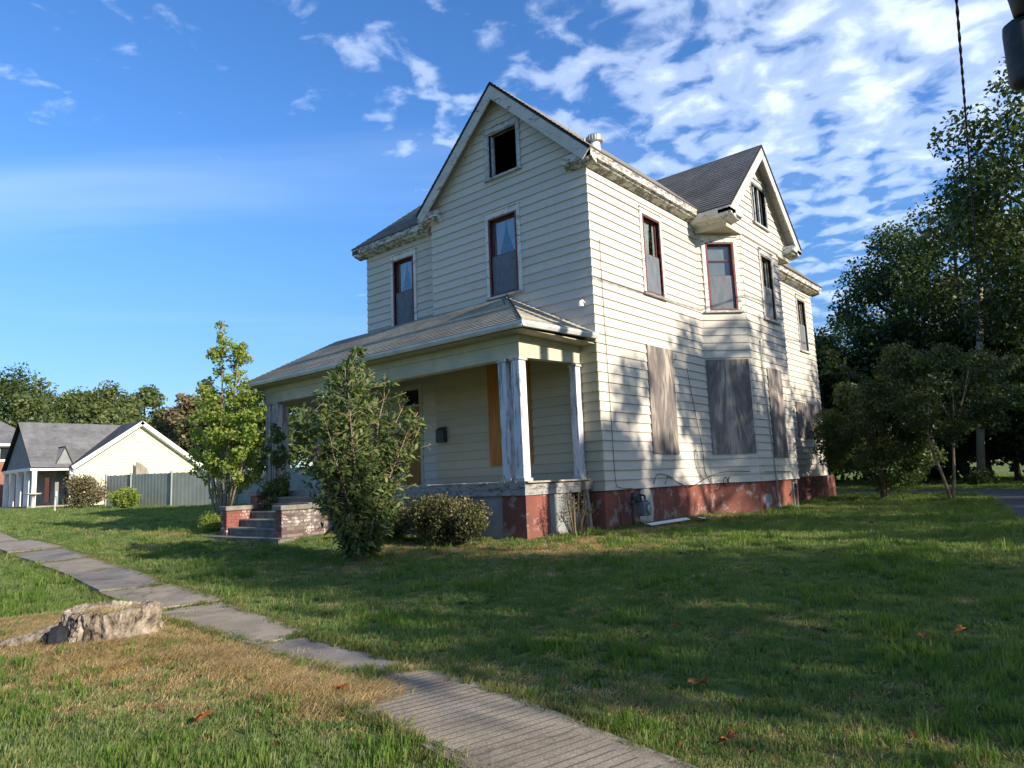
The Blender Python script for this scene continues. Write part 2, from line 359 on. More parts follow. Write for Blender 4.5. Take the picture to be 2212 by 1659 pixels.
M['dim_siding'] = simple('dull_shingle_siding', (.26, .27, .27), .8, .2, 0, .2, 3)
M['far_brick'] = simple('far_red_brick', (.32, .15, .11), .85, .2, 0, .25, 6)
M['glass_dark'] = simple('dark_glass', (.02, .025, .03), .1, .6)
def leafm(name, a, b_, c_=None, trans=.3, rough=.5, spec=.35):
    m, t, b, L = newmat(name); setp(b, rough, spec)
    at = N(t, 'ShaderNodeAttribute', attribute_name='tint')
    st = [(0, a), (.65, b_)] + ([(1, c_)] if c_ else [])
    r1 = ramp(t, st); L(at.outputs['Fac'], r1.inputs[0])
    L(r1.outputs[0], b.inputs['Base Color'])
    tr = N(t, 'ShaderNodeBsdfTranslucent'); tm = mix(t, 1.0, r1.outputs[0], (1.5, 1.6, .7), 'MULTIPLY'); L(tm, tr.inputs[0])
    mx = N(t, 'ShaderNodeMixShader', ins={0: trans}); L(b.outputs[0], mx.inputs[1]); L(tr.outputs[0], mx.inputs[2]); L(mx.outputs[0], t.nodes['Material Output'].inputs[0]); return m
M['leaf_dark'] = leafm('dark_green_leaves', (.026, .046, .015), (.052, .082, .022), (.10, .12, .03))
M['leaf_mid'] = leafm('mid_green_leaves', (.05, .08, .026), (.095, .13, .038), (.15, .16, .05))
M['leaf_olive'] = leafm('olive_leaves', (.075, .080, .032), (.12, .115, .045), (.17, .14, .055))
M['leaf_lime'] = leafm('lime_leaves', (.17, .24, .045), (.25, .31, .06), (.31, .27, .08), .4)
M['leaf_brown'] = leafm('brown_green_leaves', (.12, .105, .055), (.17, .14, .075), (.21, .16, .08))
M['leaf_mag'] = leafm('glossy_shrub_leaves', (.065, .11, .036), (.11, .165, .05), (.22, .23, .075), .25, .35, .5)
M['leaf_yew'] = leafm('dark_shrub_leaves', (.05, .058, .02), (.10, .10, .035), (.17, .13, .055), .2)
M['red_flower'] = simple('faded_red_blossom', (.20, .035, .03), .8, .1)
M['pink'] = simple('pink_blossom', (.5, .16, .18), .7, .2)
M['leaf_fallen'] = simple('fallen_leaf_brown', (.40, .14, .04), .75, .2, 0, .3, 20)
M['straw'] = simple('dead_twigs', (.24, .19, .13), .9, .1)

# ------------------------------------------------------------------ terrain, paving
SLABS = [
 ('concrete', [(3.50,-8.84),(3.30,-8.10),(3.62,-7.92),(4.56,-8.09),(5.32,-8.29),(6.6,-8.62),(6.9,-9.5),(5.6,-9.28),(4.32,-8.98)]),
 ('concrete_dark', [(2.05,-8.34),(1.40,-8.22),(1.46,-7.70),(2.3,-7.78),(3.20,-7.86),(3.27,-8.09),(2.77,-8.37)]),
 ('concrete', [(-1.47,-8.06),(-1.17,-7.22),(0.30,-7.44),(1.44,-7.66),(1.38,-8.22),(0.4,-8.16)]),
 ('concrete', [(-3.7,-7.78),(-3.32,-6.94),(-1.19,-7.21),(-1.49,-8.05)]),
 ('concrete_dark', [(-6.3,-7.42),(-5.92,-6.6),(-3.34,-6.93),(-3.72,-7.77)]),
 ('concrete', [(-9.0,-7.12),(-8.6,-6.22),(-5.94,-6.59),(-6.32,-7.41)]),
 ('concrete_dark', [(-12.0,-6.86),(-11.5,-5.84),(-8.62,-6.21),(-9.02,-7.11)]),
 ('concrete', [(-16.0,-6.44),(-15.5,-5.35),(-11.52,-5.83),(-12.02,-6.85)]),
 ('concrete', [(-22.0,-5.80),(-21.5,-4.92),(-15.54,-5.59),(-16.04,-6.43)]),
 ('concrete', [(-32.0,-4.60),(-31.5,-3.70),(-21.54,-4.91),(-22.04,-5.79)]),
 ('concrete', [(6.62,-8.62),(6.92,-9.5),(9.6,-9.9),(9.3,-9.0)]),
]
def inpoly(x, y, poly):
    x = np.asarray(x); y = np.asarray(y); c = np.zeros(x.shape, bool); n = len(poly)
    for i in range(n):
        x0, y0 = poly[i]; x1, y1 = poly[(i+1) % n]
        k = ((y0 > y) != (y1 > y)) & (x < (x1-x0)*(y-y0)/(y1-y0+1e-12)+x0); c ^= k
    return c
ALLEY = [(7.9,-40),(7.6,-5),(6.5,2.6),(4.95,12.2),(4.2,15.6),(2.2,17.0),(-.8,17.3),(-30,18.5),(-30,20.4),(-2.,20.4),(2.1,19.3),(4.5,18.6),(8.5,18.2),(10.5,12),(12,-5),(12.5,-40)]
def dryness(x, y):
    """0 green .. 1 straw"""
    n = vn1.f(x*.9+5, y*.9+3, 4); n2 = vn2.f(x*2.7, y*2.7, 3)
    d = np.clip((n-.50)*3.0, 0, 1)*.34+.05*n2
    # worn strip by the porch and foundation
    strip = np.exp(-((y+3.1-.25*x)/.85)**2)*((x > -3.4) & (x < 2.4))
    strip = np.maximum(strip, np.exp(-((x-.8)/.55)**2)*((y > -2.5) & (y < 5)))
    strip = np.maximum(strip, np.exp(-(np.hypot(x+1.8, y+4.6)/1.0)**2))
    d = np.maximum(d, strip*(.35+.75*n2)*1.1)
    # stump mound and its straw tail along the walk
    d = np.maximum(d, np.exp(-((np.abs((x-.4)/2.5))**3+np.abs((y+9.2)/.8)**3))*(.75+.5*n2))
    t = np.clip((x+.3)/4.6, 0, 1); yc = -8.35-.42*t*1.0
    d = np.maximum(d, np.exp(-((y-yc)/.38)**2)*((x > -.8) & (x < 3.9))*(.7+.5*n2))
    d = np.maximum(d, np.exp(-(((x-3.3)/.3)**2+((y+8.0)/.22)**2))*.9)
    d = np.maximum(d, np.exp(-(((x-5)/2.5)**2+((y+7.75)/.25)**2))*(n2+.1)*.8)
    d = np.maximum(d, np.exp(-(((x+11)/1.9)**2+((y+3.3)/.7)**2))*n2*1.3)
    d = np.maximum(d, np.exp(-(((x+8.5)/2.5)**2+((y+4.9)/.3)**2))*n2*.9)
    return np.clip(d, 0, 1)
def grid_axis(lo, hi, fine_lo, fine_hi, step):
    f = np.arange(fine_lo, fine_hi+step/2, step); out = [f]
    d = step; x = fine_hi; up_ = []
    while x < hi: d *= 1.18; x += d; up_.append(min(x, hi))
    d = step; x = fine_lo; dn = []
    while x > lo: d *= 1.18; x -= d; dn.append(max(x, lo))
    return np.concatenate([np.array(dn[::-1]), f, np.array(up_)])
def build_ground():
    xs = grid_axis(-900, 900, -16, 10, .16); ys = grid_axis(-900, 900, -12.4, 6, .16)
    X, Y = np.meshgrid(xs, ys); Z = ground_z(X, Y)
    nx, ny = len(xs), len(ys)
    i = np.arange(nx-1); j = np.arange(ny-1); I, J = np.meshgrid(i, j); a = (J*nx+I).ravel()
    F = np.stack([a, a+1, a+nx+1, a+nx], 1)
    d = dryness(X, Y)
    me = npmesh('ground', np.stack([X.ravel(), Y.ravel(), Z.ravel()], 1), F, {'dry': d.ravel()}, True)
    m, t, b, L = newmat('lawn_ground'); setp(b, .95, .1); p = pos(t)
    at = N(t, 'ShaderNodeAttribute', attribute_name='dry').outputs['Fac']
    g = ramp(t, [(.3, (.085, .13, .034)), (.55, (.115, .165, .045)), (.75, (.15, .18, .065))]); L(noise(t, p, .7, 7, .65), g.inputs[0])
    gg = ramp(t, [(.3, .6), (.7, 1.3)]); L(noise(t, p, 22, 6, .75), gg.inputs[0])
    s = ramp(t, [(.3, (.20, .145, .08)), (.7, (.36, .27, .15))]); L(noise(t, p, 14, 6, .7), s.inputs[0])
    c = mix(t, at, mix(t, 1.0, g.outputs[0], gg.outputs[0], 'MULTIPLY'), s.outputs[0])
    L(c, b.inputs['Base Color']); bump(t, noise(t, p, 26, 6, .75), b, .9, .05)
    link('ground', me, m, kind='structure')
build_ground()
def sheet(name, poly, dz, mat, kind='structure'):
    # subdivided strip following the ground
    P = np.array(poly); x0, y0 = P.min(0); x1, y1 = P.max(0); st = .8
    xs = np.arange(max(x0, -40), min(x1, 40)+st, st); ys = np.arange(max(y0, -40), y1+st, st)
    V = []; F = []; idx = {}
    X, Y = np.meshgrid(xs, ys); ins = inpoly(X, Y, poly)
    for j in range(len(ys)-1):
        for i in range(len(xs)-1):
            if ins[j, i] or ins[j+1, i] or ins[j, i+1] or ins[j+1, i+1]:
                f = []
                for a, b_ in ((j, i), (j, i+1), (j+1, i+1), (j+1, i)):
                    if (a, b_) not in idx:
                        x, y = X[a, b_], Y[a, b_]
                        if not ins[a, b_]:
                            # pull to nearest boundary point
                            best = None
                            for k in range(len(poly)):
                                A = np.array(poly[k]); B = np.array(poly[(k+1) % len(poly)]); tt = np.clip(np.dot((x, y)-A, B-A)/np.dot(B-A, B-A), 0, 1); q = A+tt*(B-A); dd = np.hypot(*(q-(x, y)))
                                if best is None or dd < best[0]: best = (dd, q)
                            if best[0] < st*1.5: x, y = best[1]
                        idx[(a, b_)] = len(V); V.append((x, y, gz(x, y)+dz))
                    f.append(idx[(a, b_)])
                F.append(f)
    return link(name, mesh(name, V, F), mat, kind=kind)
sheet('alley', ALLEY, .02, M['asphalt'])
walk = empty('sidewalk'); walk['kind'] = 'structure'
for k, (mt, poly) in enumerate(SLABS):
    cx = sum(p[0] for p in poly)/len(poly); cy = sum(p[1] for p in poly)/len(poly)
    tx, ty = random.uniform(-.012, .012), random.uniform(-.01, .01)
    # jitter outline
    pts = []
    for i in range(len(poly)):
        a = poly[i]; b_ = poly[(i+1) % len(poly)]; n_ = 4
        for q in range(n_):
            t_ = q/n_; j_ = .012
            pts.append((a[0]+(b_[0]-a[0])*t_+random.uniform(-j_, j_), a[1]+(b_[1]-a[1])*t_+random.uniform(-j_, j_)))
    top = []
    for x, y in pts:
        base = ground_z(cx, cy)+.012*-(x-cx)*(cx < 0)
        if k >= 2: base = max(gz(x, y), float(base))
        top.append(Vector((x, y, float(base)+(.026 if k < 3 else .04)+(x-cx)*tx+(y-cy)*ty)))
    mb = MB(); mb.prism([(p.x, p.y, p.z-.12) for p in top], (0, 0, .12))
    o = mb.build('concrete_slab', M[mt], walk)
    if k == 0:   # shallow scored grooves across the nearest slab, dark ribs of worn joints
        g = MB(); d = Vector((-.10, 1, 0)).normalized()
        def zt_(x_, y_): return float(ground_z(cx, cy))+.0275+(x_-cx)*tx+(y_-cy)*ty+.0008
        for i in range(52):
            x = 3.2+i*.075; ins_ = [t_ for t_ in np.linspace(0, 1, 60) if bool(inpoly(x+.40*t_, -9.7+1.9*t_, poly))]
            if len(ins_) < 8: continue
            ta, tb = ins_[1]+random.uniform(0, .05), ins_[-2]-random.uniform(0, .05); wd = random.uniform(.003, .006)
            a = (x+.40*ta, -9.7+1.9*ta); b_ = (x+.40*tb+random.uniform(-.01, .01), -9.7+1.9*tb)
            g.add([(a[0]-wd, a[1], zt_(*a)), (a[0]+wd, a[1], zt_(*a)), (b_[0]+wd, b_[1], zt_(*b_)), (b_[0]-wd, b_[1], zt_(*b_))], [(0, 1, 2, 3)])
        g.build('scored_groove', simple('groove_dirt', (.13, .12, .10), .95, .1), o, kind='stuff')

# ------------------------------------------------------------------ the house
ZB, ZE, PITCH = .77, 7.55, 6.78/34
W1, W2, DD = 4.729, 7.80, .35
house = empty('old_house', (0, 0, 0), 'abandoned two storey cream clapboard house with boarded windows and front porch', 'house')
def clip_wall(s0, s1, z0, z1, holes):
    out = [(s0, s1, z0, z1)]
    for (h0, h1, g0, g1) in holes:
        nx = []
        for (a, b, c, d) in out:
            if h1 <= a or h0 >= b or g1 <= c or g0 >= d: nx.append((a, b, c, d)); continue
            if h0 > a: nx.append((a, h0, c, d))
            if h1 < b: nx.append((h1, b, c, d))
            m0, m1 = max(a, h0), min(b, h1)
            if g0 > c+.02: nx.append((m0, m1, c, g0))
            if g1 < d-.02: nx.append((m0, m1, g1, d))
        out = nx
    return out
def wall(name, O, U, s0, s1, zb, zt, holes=(), gable=None, mat=None, boards=True, label=None, e0=0, e1=0, zstart=None):
    """O origin (x,y); U unit dir; outward normal = (Uy,-Ux). gable=(s_apex,z_apex,zspring)"""
    mat = mat or M['siding']
    Nn = Vector((U[1], -U[0], 0)); Uv = Vector((U[0], U[1], 0)); Ov = Vector((O[0], O[1], 0))
    P = lambda s, z, n=0: Ov+Uv*s+Nn*n+Vector((0, 0, z))
    back = MB(); zs = ZB
    # backing sheet, 6 cm thick, cut round the openings
    for (a, b, c, d) in clip_wall(s0, s1, zb, zt, holes):
        back.prism([P(a, c, -.02), P(b, c, -.02), P(b, d, -.02), P(a, d, -.02)], -Nn*.06)
    if gable:
        sa, za, _ = gable; c = zt
        lim = lambda z: (s0+(sa-s0)*(z-zt)/(za-zt), s1+(sa-s1)*(z-zt)/(za-zt))
        z = zt
        while z < za-.05:
            zn = min(z+PITCH, za-.01); l0, r0 = lim(z); l1, r1 = lim(zn)
            for (a, b, c, d) in clip_wall(-99, 99, z, zn, holes):
                A, B = max(a, l0), min(b, r0); A1, B1 = max(a, l1), min(b, r1)
                if B-A > .02: back.prism([P(A, c, -.02), P(B, c, -.02), P(max(B1, A1), d, -.02), P(A1, d, -.02)], -Nn*.06)
            z = zn
    w_ = back.build(name, mat, house)
    if label: w_['label'] = label
    if not boards: return w_
    k = math.floor((zb-ZB)/PITCH+1e-6); ztop = gable[1] if gable else zt
    while True:
        z0 = ZB+k*PITCH; z1 = z0+PITCH; k += 1
        if z0 >= ztop-.03: break
        z0 = max(z0, zb); z1 = min(z1, ztop)
        if gable and z0 >= zt-.01:
            sa, za, _ = gable; f = lambda z: ((s0+(sa-s0)*(z-zt)/(za-zt)), (s1+(sa-s1)*(z-zt)/(za-zt)))
        else: f = lambda z: (s0-e0, s1+e1)
        for (a, b, c, d) in clip_wall(-99, 99, z0, z1, holes):
            l0, r0 = f(c); l1, r1 = f(min(d, ztop)); A, B, A1, B1 = max(a, l0), min(b, r0), max(a, l1), min(b, r1)
            if B-A < .03: continue
            if B1 < A1: A1 = B1 = (A1+B1)/2
            j0, j1 = random.uniform(-.004, .004), random.uniform(-.004, .004); no = random.uniform(-.002, .003)
            t0, t1 = .031+no, .003
            top = d+.012 if d >= z1-.001 else d
            V = [P(A, c+j0, -.018), P(B, c+j1, -.018), P(B, c+j1, t0), P(A, c+j0, t0), P(A1, top, -.018), P(B1, top, -.018), P(B1, top, t1), P(A1, top, t1)]
            mc = P((A+B)/2, (c+d)/2); V = [v-mc for v in V]
            me = mesh('clapboard', V, [(0,1,2,3),(4,7,6,5),(0,4,5,1),(1,5,6,2),(2,6,7,3),(3,7,4,0)])
            if mat not in me.materials[:]: me.materials.append(mat)
            o = bpy.data.objects.new('clapboard', me); col.objects.link(o); o.parent = w_; o.location = mc
    return w_
def dbox(mb, P, s0, s1, z0, z1, n0, n1):
    mb.prism([P(s0, z0, n0), P(s1, z0, n0), P(s1, z1, n0), P(s0, z1, n0)], P(0, 0, n1)-P(0, 0, n0)); return mb
def window(O, U, s0, s1, z0, z1, style='lace', frame='red_sash', casing='trim', label=None, cw=.12, cover=0):
    Nn = Vector((U[1], -U[0], 0)); Uv = Vector((U[0], U[1], 0)); Ov = Vector((O[0], O[1], 0))
    P = lambda s, z, n=0: Ov+Uv*s+Nn*n+Vector((0, 0, z))
    mb = MB()
    # jambs (reveal)
    for a, b, c, d in ((s0-.02, s0, z0-.02, z1+.02), (s1, s1+.02, z0-.02, z1+.02), (s0, s1, z0-.02, z0), (s0, s1, z1, z1+.02)):
        dbox(mb, P, a, b, c, d, -.13, .03)
    win = mb.build('window', M[casing], house)
    if label: win['label'] = label
    c = MB()
    dbox(c, P, s0-cw, s0-.022, z0-.02, z1+.02, .0, .045); dbox(c, P, s1+.022, s1+cw, z0-.02, z1+.02, .0, .045)
    dbox(c, P, s0-cw, s1+cw, z1+.022, z1+.15, .0, .05); dbox(c, P, s0-cw-.02, s1+cw+.02, z1+.152, z1+.18, .0, .075)
    c.build('casing', M[casing], win)
    s = MB(); dbox(s, P, s0-cw-.03, s1+cw+.03, z0-.075, z0-.022, -.02, .085); s.build('sill', M['trim_grey'], win)
    if style == 'open':
        s = MB(); dbox(s, P, s0+.002, s0+.06, z0+.01, z1-.01, -.12, -.05); s.build('sash_remnant', M['trim_grey'], win)
        return win
    if style == 'mullion':
        s = MB(); L_ = s1-s0
        for q in (.33, .66): dbox(s, P, s0+q*L_-.025, s0+q*L_+.025, z0, z1, -.08, -.03)
        s.build('mullion', M['trim_grey'], win)
        s = MB(); dbox(s, P, s0+.002, s1-.002, z0+.002, z1-.002, -.10, -.096); s.build('pane', M['glass'], win); return win
    zm = z0+(z1-z0)*.51; f = .05
    for nm, a, b, n0 in (('lower_sash', z0+.002, zm+.02, -.05), ('upper_sash', zm-.02, z1-.002, -.085)):
        s = MB()
        dbox(s, P, s0+.002, s0+f, a, b, n0, n0+.033); dbox(s, P, s1-f, s1-.002, a, b, n0, n0+.033)
        dbox(s, P, s0+f, s1-f, a, a+f, n0, n0+.033); dbox(s, P, s0+f, s1-f, b-f, b, n0, n0+.033)
        if style == 'bars':
            dbox(s, P, s0+f, s1-f, (a+b)/2-.012, (a+b)/2+.012, n0+.003, n0+.03)
        s.build(nm, M[frame], win)
        s = MB(); dbox(s, P, s0+f, s1-f, a+f, b-f, n0+.012, n0+.016); s.build('pane', M['glass'], win)
    # a red stop round the opening, as wide as the photo's red outline
    s = MB()
    for a, b, c_, d in ((s0-.02, s0+.028, z0, z1), (s1-.028, s1+.02, z0, z1), (s0+.028, s1-.028, z0, z0+.03), (s0+.028, s1-.028, z1-.03, z1)):
        dbox(s, P, a, b, c_, d, .031, .05)
    s.build('window_stop', M[frame], win)
    s = MB(); dbox(s, P, s0+.03, s1-.03, z0+.03, zm, -.012, -.009); s.build('insect_screen', M['screen'], win)
    # curtains behind the upper sash: two swagged halves
    if style in ('lace', 'panel'):
        V = []; F = []; nx_, nz_ = 22, 14; top, bot = z1-.02, (zm-.05 if style == 'lace' else z0+.1)
        for side in (0, 1):
            b = len(V)
            for j in range(nz_+1):
                tz = j/nz_; z = top+(bot-top)*tz
                edge = .5*(1-tz**1.6*.75) if style == 'lace' else (.72-.10*math.sin(tz*3) if side == 0 else .12)
                for i in range(nx_+1):
                    tx = i/nx_*edge; s_ = s0+.03+(s1-s0-.06)*(tx if side == 0 else 1-tx)
                    n = -.102+.010*math.sin(i*1.9+tz*2)*(1-.3*tz)
                    V.append(P(s_, z-(.05*math.cos(i*.8)*tz if style == 'lace' else 0), n))
            for j in range(nz_):
                for i in range(nx_): a = b+j*(nx_+1)+i; F.append([a, a+1, a+nx_+2, a+nx_+1])
        link('curtain', mesh('curtain', V, F, True), M['curtain'], win)
    if style == 'bars':
        s = MB(); dbox(s, P, s0+.0, s1-.0, z0+.05, z1-.0, -.118, -.113); s.build('blind', M['blind'], win)
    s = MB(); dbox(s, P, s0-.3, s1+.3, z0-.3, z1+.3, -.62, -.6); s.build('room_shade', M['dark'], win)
    return win
def board(O, U, s0, s1, z0, z1, mat, tilt=0, n=.03, name='plywood_board', label=None, th=.018):
    Nn = Vector((U[1], -U[0], 0)); Uv = Vector((U[0], U[1], 0)); Ov = Vector((O[0], O[1], 0))
    P = lambda s, z, n=0: Ov+Uv*s+Nn*n+Vector((0, 0, z))
    c = P((s0+s1)/2, (z0+z1)/2, n); mb = MB(); h, v = (s1-s0)/2, (z1-z0)/2; V = []
    q = lambda a, b: Uv*(a*math.cos(tilt)-b*math.sin(tilt))+Vector((0, 0, a*math.sin(tilt)+b*math.cos(tilt)))
    mb.prism([q(-h, -v), q(h, -v), q(h, v), q(-h, v)], Nn*th)
    o = mb.build(name, M[mat], house); o.location = c
    if label: o['label'] = label
    # screw heads
    s = MB()
    for a in (-h+.05, h-.05):
        for b in np.linspace(-v+.08, v-.08, 5):
            p = q(a, b)+Nn*(th+.001); s.prism([p+Uv*.008+Vector((0, 0, 0)), p+Vector((0, 0, .008)), p-Uv*.008, p-Vector((0, 0, .008))], Nn*.003)
    s.build('screw_heads', M['metal_dark'], o, kind='stuff')
    return o
FX, SY, = (1, 0), (0, 1)
# openings
hF = (-2.758, -1.939, 5.267, 7.112); hA = (-2.68, -1.84, 8.13, 9.19)
hR = (-6.617, -5.833, 5.267, 7.10); hS = (2.209, 3.001, 5.22, 7.08)
ZPK = 10.30
front = wall('front_wall', (0, 0), FX, -W1, 0, ZB, 7.97, [hF, hA], gable=(-W1/2, ZPK-.07, 7.97), e1=.022, e0=.0)
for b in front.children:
    if b.location.z < 3.75 and b.name.startswith('clapboard'): b.data.materials[0] = M['siding_porch']  # boards under the porch roof get the shade-darkened siding
wall('recessed_front_wall', (0, DD), FX, -W2, -W1+.0, ZB, ZE, [hR, (-6.45, -5.6, 1.05, 3.62)])
wall('side_wall', (0, 0), SY, 0.0, 5.008, ZB, ZE, [hS])
DX, Y0, YA, YB = .846, 5.008, 5.894, 8.695; cl_ = math.hypot(DX, YA-Y0); CU = (DX/cl_, (YA-Y0)/cl_)
hC = (.225*cl_, .82*cl_, 5.226, 7.034)
wall('chamfered_bay_wall', (0, Y0), CU, 0, cl_, ZB, 7.32, [hC])
YC = 2*((YA+YB)/2)-Y0   # 9.58
hW = (7.24, 8.02, 5.226, 7.034); hG = (7.02, 8.03, 7.95, 9.09)
YM = (Y0+YC)/2; ZWP = 10.15
wall('wing_wall', (DX, 0), SY, YA, YB, ZB, 7.32, [hW])
wall('wing_gable_wall', (DX, 0), SY, Y0, YC, 7.32, 7.92, [hG], gable=(YM, ZWP-.06, 7.92))
wall('wing_return_wall', (DX, YB), (-CU[0], CU[1]), 0, cl_, ZB, 7.32, boards=False)
hB = (13.485, 14.278, 5.22, 7.07)
wall('rear_wall', (-.261, 0), SY, 9.3, 15.143, ZB, 7.45, [hB])
wall('left_wall', (-W2, 15.143), (0, -1), 0, 15.143-DD, ZB, ZE, boards=False)
wall('back_wall', (-.261, 15.143), (-1, 0), 0, W2-.261, ZB, 7.45, boards=False)
# triangular soffits where the gable wing oversails its cut corners
mb = MB(); mb.prism([(0.002, Y0, 7.30), (DX+.02, YA+.02, 7.30), (DX+.02, Y0, 7.30)], (0, 0, .02)); mb.build('wing_corner_soffit', M['beam'], house)
mb = MB(); mb.prism([(0.002, YC, 7.30), (DX+.02, YC, 7.30), (DX+.02, YB, 7.30)], (0, 0, .02)); mb.build('wing_corner_soffit', M['beam'], house)
mb = MB(); mb.box((0.03, Y0-.03, 7.28), (DX+.05, Y0, 7.56)); mb.box((DX+.026, Y0, 7.28), (DX+.05, YA+.1, 7.34)); mb.build('wing_frieze', M['beam'], house)
mb = MB(); mb.box((0.03, YC, 7.28), (DX+.05, YC+.03, 7.56)); mb.box((DX+.026, YB-.1, 7.28), (DX+.05, YC, 7.34)); mb.build('wing_frieze', M['beam'], house)
# windows
window((0, 0), FX, *hF, label='front upstairs window with lace curtain')
window((0, 0), FX, *hA, style='open', casing='trim_grey', label='open attic window with no glass')
window((0, DD), FX, *hR, label='recessed upstairs window with lace curtain')
window((0, 0), SY, *hS, style='panel', label='sunlit side window with hanging curtain')
window((0, Y0), CU, *hC, style='bars', label='bay window reflecting the sky')
window((DX, 0), SY, *hW, style='panel', frame='dull_frame', casing='trim_grey')
window((DX, 0), SY, *hG, style='mullion', casing='trim_grey', cw=.06, label='dark attic window in the side gable')
window((-.261, 0), SY, *hB, style='panel', frame='dull_frame', casing='trim_grey', cw=.08)
# plywood over ground floor windows
board((0, 0), SY, 2.00, 3.21, 1.50, 3.95, 'ply_grey', -.012, label='tall weathered plywood board, pale at the top')
board((0, Y0), CU, .03, 1.17, 1.49, 3.91, 'ply_grey', .0, label='wide grey plywood board on the bay')
board((DX, 0), SY, 6.95, 7.98, 1.37, 3.80, 'ply_grey', -.01)
board((-.261, 0), SY, 12.35, 14.9, 2.06, 3.30, 'ply_grey', 0, label='low dark plywood board at the rear')
board((0, 0), FX, -2.98, -1.74, 1.38, 3.7, 'ply_orange', 0, label='orange plywood board behind the porch columns')
# front door: orange board, transom
P = lambda s, z, n=0: Vector((s, DD-n, z))
mb = MB(); dbox(mb, P, -6.45, -6.33, 1.05, 3.62, -.1, .04); dbox(mb, P, -5.72, -5.6, 1.05, 3.62, -.1, .04); dbox(mb, P, -6.33, -5.72, 3.5, 3.62, -.1, .04); dbox(mb, P, -6.33, -5.72, 3.02, 3.1, -.08, .03)
door = mb.build('front_door', M['beam'], house)
mb = MB(); dbox(mb, P, -6.35, -5.70, 1.05, 3.03, .032, .05); mb.build('orange_plywood_panel', M['ply_orange'], door)
mb = MB(); dbox(mb, P, -6.33, -5.72, 3.1, 3.5, -.08, -.07); mb.build('transom_pane', M['glass_dark'], door)

# ---- cornices
def cornice(A, B, out, zt, h=.165, ov=.29, mat='trim_bad', name='cornice', soff=.10, inner=.0):
    """A->B along wall line; out = outward unit vector"""
    A = Vector((*A, 0)); B = Vector((*B, 0)); o = Vector((*out, 0)); mb = MB()
    prof = [(ov, zt), (ov+.015, zt-.03), (ov, zt-.06), (ov, zt-h), (ov-.05, zt-h-.01), (ov-.09, zt-h-soff*.5), (.03, zt-h-soff), (inner, zt-h-soff), (inner, zt)]
    mb.prism([A+o*a+Vector((0, 0, z)) for a, z in prof], B-A)
    return mb.build(name, M[mat], house)
cornice((0, -.225), (0, Y0-.36), (1, 0), 7.795)                                   # main side eave
cornice((.288, 0), (-.45, 0), (0, -1), 7.795, ov=.225)                            # right return
cornice((-W1+.38, 0), (-W1-.288, 0), (0, -1), 7.795, ov=.225)                     # left return
cornice((-W1-.0, 0), (-W1-.0, DD+.02), (-1, 0), 7.795)
cornice((-W1-.0, DD), (-W2-.3, DD), (0, -1), 7.745, ov=.30, mat='trim_bad')        # recessed eave
cornice((-W2, DD-.3), (-W2, 15.4), (-1, 0), 7.745, ov=.30)
cornice((.02, Y0), (DX+.325, Y0), (0, -1), 7.68, ov=.356, h=.15, mat='trim')        # wing near eave
cornice((DX, Y0-.356), (DX, Y0+.42), (1, 0), 7.679, ov=.325, h=.15, mat='trim')
cornice((DX, YC-.42), (DX, YC+.356), (1, 0), 7.679, ov=.325, h=.15, mat='trim')
cornice((.02, YC), (DX+.325, YC), (0, 1), 7.68, ov=.356, h=.15)
cornice((-.261, YC-.1), (-.261, 15.143+.347), (1, 0), 7.745, ov=.347)
cornice((-.261+.347, 15.143), (-W2-.3, 15.143), (0, 1), 7.745, ov=.347)
# ---- roofs with shingle courses
def roof_face(A, B, C_, D, mat, parent, under='trim', th=.055, expo=.14, slab=True, name='roof'):
    """A,B eave (left,right seen from outside), C above B, D above A"""
    A, B, C_, D = map(Vector, (A, B, C_, D)); n = (B-A).cross(D-A if (D-A).length > .01 else C_-A).normalized()
    if n.z < 0: n = -n
    mb = MB(); poly = [A, B, C_, D] if (C_-D).length > .01 else [A, B, C_]
    mb.prism([p-n*th for p in poly], n*(th-.012)); r_ = mb.build(name, M['tar'], parent)
    U = (B-A).normalized(); S = n.cross(U); hgt = abs((C_-A).dot(S)); nc = max(1, round(hgt/expo))
    V = []; F = []; UV = []
    for i in range(nc):
        t0, t1 = i/nc, (i+1)/nc
        a0, b0, a1, b1 = A.lerp(D, t0), B.lerp(C_, t0), A.lerp(D, t1), B.lerp(C_, t1)
        seg = max(1, int((b0-a0).length/.9)); lift = .012
        for q in range(seg):
            g0, g1 = q/seg, (q+1)/seg; j = [random.uniform(-.002, .003) for _ in range(2)]
            p0, p1, p2, p3 = a0.lerp(b0, g0), a0.lerp(b0, g1), a1.lerp(b1, g1), a1.lerp(b1, g0)
            k = len(V); V += [p0+n*(lift+j[0]), p1+n*(lift+j[1]), p2+n*.001, p3+n*.001, p0-n*.01, p1-n*.01]
            for p in (p0, p1, p2, p3, p0, p1): UV.append(((p-A).dot(U), abs((p-A).dot(S))+.003))
            F += [[k, k+1, k+2, k+3], [k+4, k+5, k+1, k]]
    me = npmesh('shingles', np.array([tuple(v) for v in V]), np.array(F), uv=np.array(UV)); link('shingles', me, M[mat], r_, 'stuff')
    return r_
XM = -W1/2; EX, EL = .31, -W1-.31
YF = -.27
roof_face((EX, YF, 7.80), (EX, YC-.2, 7.80), (XM, YC-.2, ZPK+.05), (XM, YF, ZPK+.05), 'shingle', house)
roof_face((.12, YC-.2, 7.77), (.12, 15.5, 7.77), (XM, 15.5, ZPK), (XM, YC-.2, ZPK), 'shingle', house)
roof_face((EL, 15.5, 7.80), (EL, YF, 7.80), (XM, YF, ZPK+.05), (XM, 15.5, ZPK+.05), 'shingle', house)
